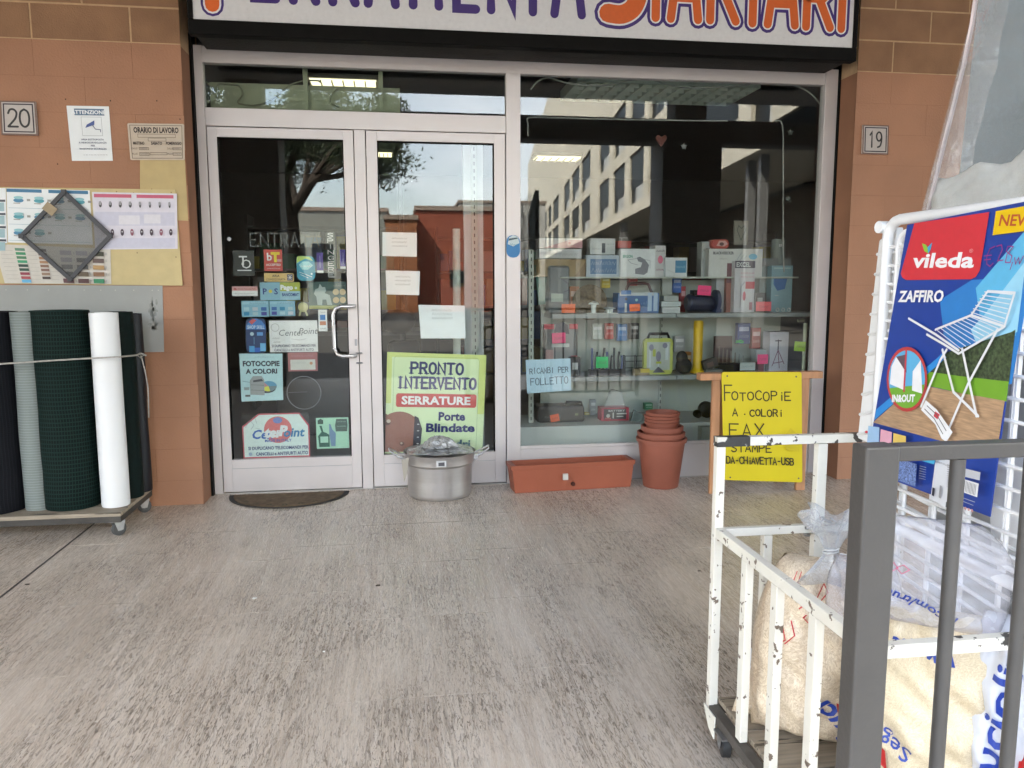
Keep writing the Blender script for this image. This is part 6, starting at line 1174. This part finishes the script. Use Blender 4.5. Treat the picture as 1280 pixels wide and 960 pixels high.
# ------------------------------------------------------------------ white drying rack with its carton card
RXX = 1.275; RW = mat('rack_white', (.80, .81, .82), .35, 0, .02)
t = thing('drying_rack', 'white plastic folding drying rack standing folded in the trolley', 'drying rack', (RXX, -3.5, ZB+.013))
TL = PX(1113, 284, RXX); TL.z = min(TL.z, 1.53); yl = TL.y+.01; yr = -4.02; zt_, zb_ = 1.515, ZB+.02
def loop(yl, yr, zt, zb, r, x): 
    P = []
    for cy_, cz_, a0 in ((yl-r, zt-r, 0), (yr+r, zt-r, 90), (yr+r, zb+r, 180), (yl-r, zb+r, 270)):
        for k in range(5): a = math.radians(a0+k*22.5); P.append((x, cy_+r*math.cos(a), cz_+r*math.sin(a)))
    return P
G().tube(loop(yl, yr, zt_, .72, .05, RXX), .014, 10, closed=True).build('rim', RW, t, smooth=True)
G().tube(loop(yl-.045, yr+.05, zt_-.03, .75, .04, RXX+.004), .008, 8, closed=True).build('inner_rim', RW, t, smooth=True)
G().tube(loop(yl+.035, yr-.03, 1.46, .45, .07, RXX+.04), .015, 10, closed=True).build('rim', RW, t, smooth=True)
for k in range(15): z = .775+k*.048; G().tube([(RXX+.002, yl-.002, z), (RXX+.002, yr+.002, z)], .0045, 6).build('bar', RW, t, smooth=True)
for k in range(6): y = yl-.12-k*.115; G().tube([(RXX+.01, y, .73), (RXX+.01, y, zt_-.005)], .0055, 6).build('bar', RW, t, smooth=True)
for k in range(8): z = .5+k*.038; G().tube([(RXX+.042, yl+.03, z+.05), (RXX+.042, yr+.002, z-.015)], .005, 6).build('bar', RW, t, smooth=True)
for k in range(6): y = yl-.05-k*.12; G().tube([(RXX+.05, y, .46), (RXX+.05, y, 1.44)], .006, 6).build('bar', RW, t, smooth=True)
# broad flat legs
for q, nm in (([PX(1063, 640, 1.262), PX(1088, 640, 1.262), PX(1080, 800, 1.262), PX(1045, 800, 1.262)], 'leg'), ([PX(1232, 560, 1.36), PX(1300, 560, 1.36), PX(1300, 760, 1.36), PX(1238, 690, 1.36)], 'side_plate')):
    G().prism(q, (.022, 0, 0)).build(nm, RW, t, bevel=.006)
G().prism([PX(1098, 300, 1.30), PX(1122, 283, 1.30), PX(1098, 560, 1.30), PX(1071, 548, 1.30)], (.02, 0, 0)).build('edge_band', RW, t, bevel=.006)
for k in range(10): y_ = 318+k*25; G().tube([PX(1097-k*2.7, y_, 1.298), PX(1133-k*4.6, y_-5, 1.285)], .005, 6).build('rib', RW, t, smooth=True)
G().prism([PX(1240, 800, 1.33), PX(1275, 780, 1.33), PX(1250, 930, 1.33), PX(1215, 930, 1.33)], (.025, 0, 0)).build('leg', RW, t, bevel=.01); G().tube([PX(1235, 920, 1.36), PX(1228, 990, 1.36)], .014, 8).build('leg', RW, t, smooth=True)
for y in (yl-.02, yr+.1): G().tube([(RXX+.03, y, .72), (RXX+.03, y, zb_)], .013, 8).build('leg', RW, t, smooth=True)
G().tube([(RXX-.02, yl+.012, 1.5), (RXX+.02, yl+.016, 1.5)], .016, 12).build('hinge_cap', RW, t, smooth=True); G().tube([PX(1083, 540, 1.262), PX(1083, 540, 1.27)], .004, 8).build('red_button', flat(RED), t)
# card
CX = 1.252
card = Sheet('product_card', 'large blue printed card vileda ZAFFIRO with a drying rack picture, tied to the rack', 'card', [PX(1134, 281, CX), PX(1291, 250, CX), PX(1237, 646, CX), PX(1082, 587, CX)], flat((.012, .05, .30), .35), .003)
c = card; QC = [(1137, 280), (1291, 250), (1237, 646), (1086, 587)]
def inv(px, py):                                                    # photo pixel on the card -> (s, t)
    P = PX(px, py, CX); s_, t_ = .5, .5
    for _ in range(12):
        F0 = c.at(s_, t_)-P; e = 1e-4; Fs = (c.at(s_+e, t_)-c.at(s_, t_))/e; Ft = (c.at(s_, t_+e)-c.at(s_, t_))/e
        a, b, c2, d2 = Fs.y, Ft.y, Fs.z, Ft.z; det = a*d2-b*c2
        s_ -= (d2*F0.y-b*F0.z)/det; t_ -= (-c2*F0.y+a*F0.z)/det
    return s_, t_
def pp(*px): return [inv(*q) for q in px]
c.poly(pp((1175, 375), (1215, 350), (1290, 345), (1272, 440), (1265, 480), (1228, 480), (1180, 420)), (.02, .20, .55), 'blue_glow')
c.poly(pp((1220, 360), (1280, 290), (1288, 290), (1270, 420), (1225, 395)), (.10, .45, .72), 'sky')
c.poly(pp((1232, 392), (1283, 325), (1272, 415), (1222, 432), (1214, 412)), (.30, .62, .80), 'sky')
c.poly(pp((1161, 464), (1185, 440), (1265, 415), (1270, 412), (1262, 478), (1161, 466)), mat('hedge_print', (.045, .07, .03), .6, 0, .7, 130), 'hedge_picture')
c.poly(pp((1150, 463), (1200, 470), (1262, 477), (1259, 502), (1205, 492), (1150, 480)), (.16, .36, .03), 'grass_picture')
c.poly(pp((1156, 482), (1200, 491), (1257, 501), (1246, 572), (1180, 552), (1092, 528), (1118, 505)), mat('deck_print', (.42, .27, .16), .5, 0, .25, 8, stretch=(1, 3, 30)), 'decking_picture')
c.poly(pp((1096, 512), (1172, 448), (1180, 440), (1184, 447), (1094, 525)), (.02, .25, .65), 'stripe')
c.poly(pp((1144, 279), (1238, 265), (1226, 338), (1221, 346), (1215, 349), (1134, 350), (1129, 347), (1127, 342)), (.62, .035, .05), 'red_panel')
# brand word, emblem, model name; text laid along the card
def ctext(txt, x, y, hpx, wpx, col, **k):
    s_, t_ = inv(x, y); s2, t2 = inv(x+wpx/2, y); s1, t1 = inv(x-wpx/2, y); sa, ta = inv(x, y-hpx)
    sl_ = (t2-t1)*c.h/((s2-s1)*c.w); c.text(txt, s_, t_, (ta-t_), col, width=(s2-s1), rot=math.atan(sl_), **k)
WW = (.80, .81, .83)
ctext('vileda', 1177, 334, 18, 77, WW, bold=.03); ctext('®', 1215, 316, 5, 5, (.8, .4, .4))
c.poly(pp((1154, 304), (1159, 306), (1163, 312), (1162, 317), (1157, 314)), (.25, .50, .05), 'leaf'); c.poly(pp((1167, 303), (1161, 309), (1162, 317), (1165, 312)), (.05, .35, .6), 'leaf')
ctext('ZAFFIRO', 1151, 377, 14, 56, WW, bold=.035)
c.poly(pp((1247, 264), (1292, 256), (1290, 288), (1243, 294)), (.75, .50, .01), 'yellow_flash'); ctext('NEW', 1271, 282, 14, 42, (.45, .08, .03), bold=.02)
c.lines([pp((1246, 308), (1240, 311), (1236, 320), (1236, 330), (1240, 333), (1244, 329)), pp((1233, 320), (1242, 319)), pp((1233, 325), (1241, 324)), pp((1249, 308), (1255, 306), (1256, 312), (1250, 326), (1257, 325)), pp((1270, 308), (1263, 308), (1261, 314), (1268, 320), (1266, 328), (1260, 328), (1262, 318), (1270, 308)), pp((1269, 328), (1266, 337)), pp((1272, 322), (1273, 330), (1277, 322), (1278, 330), (1283, 320))], .0022, (.28, .03, .20), 'price_marker')
# in & out roundel
rc, rr2 = (1137, 474), (24.5, 39)
def roundel(k, a0=0, a1=360, n=28): return pp(*[(rc[0]+rr2[0]*k*math.cos(math.radians(a0+(a1-a0)*i/n))+(-3 if False else 0), rc[1]+rr2[1]*k*math.sin(math.radians(a0+(a1-a0)*i/n))) for i in range(n)])
c.poly(roundel(1.04), (.50, .05, .05), 'roundel_ring'); c.poly(roundel(.93), (.10, .42, .70), 'roundel_sky'); c.poly(roundel(.93, 10, 170, 20), (.16, .40, .04), 'roundel_grass')
c.poly(pp((1118, 458), (1124, 446), (1136, 464), (1135, 488), (1116, 480)), WW, 'house'); c.poly(pp((1124, 446), (1136, 443), (1137, 466)), (.12, .08, .10), 'roof'); c.poly(pp((1145, 464), (1155, 450), (1157, 492), (1144, 488)), WW, 'house'); c.poly(pp((1136, 437), (1138, 437), (1135, 490), (1133, 490)), (.6, .05, .07), 'divider')
ctext('IN&OUT', 1133, 502, 9, 29, WW, bold=.05)
# the rack in the picture
def cl(L, w_, col=(.72, .74, .77), nm='rack_picture'): return c.lines([pp(*q) for q in L], w_, col, nm)
cl([[(1185, 549-9), (1226, 440)], [(1187, 443), (1201, 530+10)], [(1195, 432), (1228, 513)], [(1173, 438), (1185, 470)], [(1156, 508), (1195, 440)], [(1245, 420), (1205, 520)]][:0] or [[(1156, 508), (1180, 450), (1188, 437)], [(1187, 545), (1215, 480), (1252, 412)], [(1183, 437), (1197, 490), (1228, 520)], [(1208, 436), (1226, 520)]], .0065)
cl([[(1141, 398), (1175, 418), (1204, 438)], [(1164, 418), (1185, 430), (1204, 442), (1262, 408)], [(1175, 412), (1220, 394), (1262, 408)], [(1220, 394), (1241, 364), (1275, 366)], [(1262, 408), (1275, 366)]], .0055)
cl([[(1178+k*5.2, 413-k*2.2), (1208+k*6, 436-k*3.2)] for k in range(9)], .0018); cl([[(1222+k*3, 390-k*4.2), (1263+k*2, 404-k*6)] for k in range(7)], .0018)
c.poly(pp((1160, 512), (1166, 500), (1180, 512), (1200, 540), (1192, 552), (1186, 548), (1178, 530)), WW, 'foot_picture'); c.poly(pp((1178, 514), (1184, 518), (1181, 524), (1176, 520)), (.6, .05, .07), 'foot_logo')
c.lines([pp((1168, 507), (1180, 518), (1192, 538)), pp((1165, 511), (1177, 523), (1188, 542))], .002, (.1, .1, .1), 'foot_slots')
# lower blue strip: swatch row, small print, bar code label
for q, col in ((((1094, 532), (1108, 534), (1107, 560), (1092, 557)), (.30, .48, .70)), (((1110, 536), (1124, 540), (1123, 562), (1108, 560)), (.68, .35, .45)), (((1126, 541), (1142, 545), (1141, 567), (1125, 563)), (.70, .50, .12))): c.poly(pp(*q), col, 'swatch')
ctext('20', 1131, 560, 7, 10, INK, bold=.03)
c.poly(pp((1123, 570), (1156, 580), (1154, 608), (1121, 596)), mat('small_print', (.13, .20, .42), .5, 0, .9, 400), 'small_print'); c.poly(pp((1164, 567), (1180, 571), (1178, 580), (1163, 576)), (.05, .4, .65), 'picture')
c.lines([pp((1160, 582+k*3), (1168, 584+k*3)) for k in range(6)], .0008, GB, 'small_print')
c.poly(pp((1218, 585), (1238, 590), (1237, 600), (1216, 595)), (.5, .52, .56), 'icon_box'); c.poly(pp((1216, 598), (1236, 604), (1234, 621), (1214, 614)), WW, 'barcode_ground'); c.lines([pp((1217+k*1.9, 600+k*.6), (1215.5+k*1.9, 613+k*.6)) for k in range(10)], .001, INK, 'barcode')
c.lines([pp((1213, 620), (1233, 627)), pp((1213, 624), (1231, 631))], .0012, GB, 'small_print'); c.discs([(*inv(1213+k*4.2, 632+k*1.4), .0035, .0035) for k in range(5)], (.55, .3, .3), 'colour_dots')
lb = Sheet('barcode_label', 'white upright barcode label hanging over the lower edge of the blue card', 'label', [PX(1170, 570, CX-.006), PX(1193, 577, CX-.006), PX(1189, 638, CX-.006), PX(1163, 624, CX-.006)], flat((.66, .68, .72)), .0008)
lb.lines([[(.72, .45+k*.045), (.95, .45+k*.045)] for k in range(11)], .0012, INK, 'barcode'); lb.rect(.1, .12, .22, .3, INK); lb.rect(.45, .15, .55, .42, (.3, .3, .32)); lb.rect(.82, .03, .98, .14, INK); lb.scribble(.1, .9, .88, .04, (.3, .3, .3), .001)

# ------------------------------------------------------------------ film-wrapped padded board above the rack
WX = 1.42
t = thing('wrapped_board', 'grey-blue padded board in a clear film bag standing behind the drying rack', 'ironing board', (WX+.03, -3.7, .7))
def wx(px, py, X=WX): return PX(px, py, X)
q = [wx(1225, -160, WX+.05), wx(1420, -160, WX+.05), wx(1420, 560, WX+.05), wx(1182, 560, WX+.05)]; q[0] = wx(1252, -160, WX+.05)
G().prism([wx(1238, -160, WX+.06), wx(1420, -160, WX+.06), wx(1420, 300, WX+.06), wx(1188, 300, WX+.06)], (.05, 0, 0)).build('board', mat('blue_grey_cover', (.13, .19, .22), .6, 0, .12, 3, .2, 20), t, bevel=.01)
a_ = wx(1188, 300, WX+.06); b_ = wx(1420, 300, WX+.06)
G().box(WX+.06, b_.y, ZB+.014, WX+.10, a_.y, min(a_.z, b_.z)-.002).build('lower_sleeve', mat('pale_sleeve', (.40, .41, .42), .5, 0, .12, 6, .3, 12), t, bevel=.008)
g = G(); n = 22
for i in range(n+1):
    for j in range(n+1):
        a, b = j/n, i/n; px = 1176+a*(1420-1176)-b*0; top_ = 222-58*min(1, a*1.15)+5*math.sin(a*23); py = top_+(285-top_)*b
        p = wx(px, py, WX+.035); p.x -= .035*math.sin(math.pi*min(max(b, .02), .98))**.5+.008*math.sin(a*31+b*9)*math.sin(b*13+a*5); g.v.append(p)
for i in range(n):
    for j in range(n): k = i*(n+1)+j; g.f.append((k, k+1, k+n+2, k+n+1))
o = g.build('white_padding', mat('white_padding', (.60, .61, .58), .6, 0, .10, 14, .3, 25), t, smooth=True); o.modifiers.new('s', 'SOLIDIFY').thickness = .006
g = G(); n = 26                                                      # film bag with soft creases
for sd_ in (0, 1):
    base = len(g.v)
    for i in range(n+1):
        for j in range(9):
            b = i/n; a = j/8; py = -160+b*425; pxl = 1240-(b*425)*.20 if py < 40 else 1200-(py-40)*.205; pxl = 1226-(py+160)*.03 if py < 0 else (1219-(py)*.255); px = pxl+a*(1420-pxl)
            p = wx(px, py, WX); e = math.sin(math.pi*a)**.4; p.x += (.13*e+.004 if sd_ else -.03*e)+.016*math.sin(a*14+b*3)*e+.010*math.sin(b*17+a*9)*e+.006*math.sin(b*41)*e; g.v.append(p)
    for i in range(n):
        for j in range(8): k = base+i*9+j; g.f.append((k, k+1, k+10, k+9))
g.build('film_bag', CLEAR, t, smooth=True)
g = G(); g.tube([wx(1222, -20), wx(1215, 30), wx(1205, 80), wx(1190, 140), wx(1175, 200), wx(1160, 262)], .006, 6).build('film_seam', mat('seam_film', (.62, .52, .52), .2, 0, .1), t, smooth=True)

# ================================================================== GREY RAILING IN FRONT
RYY = -4.02; RG = mat('grey_railing_paint', (.072, .068, .064), .45, 0., .12, 5, .1, 60)
t = thing('railing', 'dark grey painted steel railing in the near right corner', 'railing', (1.2, RYY, 0))
a, b = PY(1076, 700, RYY).x, PY(1118, 700, RYY).x; zr = Z2((1095, 562), (1280, 556), RYY)+.004
G().box(a, RYY, 0, b, RYY+.045, zr-.0).build('post', RG, t, bevel=.004)
G().box(b+.001, RYY+.006, zr-.028, 2.9, RYY+.04, zr-.001).build('top_rail', RG, t, bevel=.003)
for px in (1199, 1291):
    x = PY(px, 700, RYY).x; G().tube([(x, RYY+.02, .08), (x, RYY+.02, zr-.029)], .0125, 14).build('bar', RG, t, smooth=True)
dxb = PY(1291, 700, RYY).x-PY(1199, 700, RYY).x; x = PY(1291, 700, RYY).x+dxb
while x < 2.85: G().tube([(x, RYY+.02, .08), (x, RYY+.02, zr-.029)], .0125, 14).build('bar', RG, t, smooth=True); x += dxb
G().box(b+.001, RYY+.008, .05, 2.9, RYY+.036, .079).build('bottom_rail', RG, t)
G().box(2.86, RYY-.001, 0, 2.9, RYY+.0455, zr).build('post', RG, t, bevel=.004)
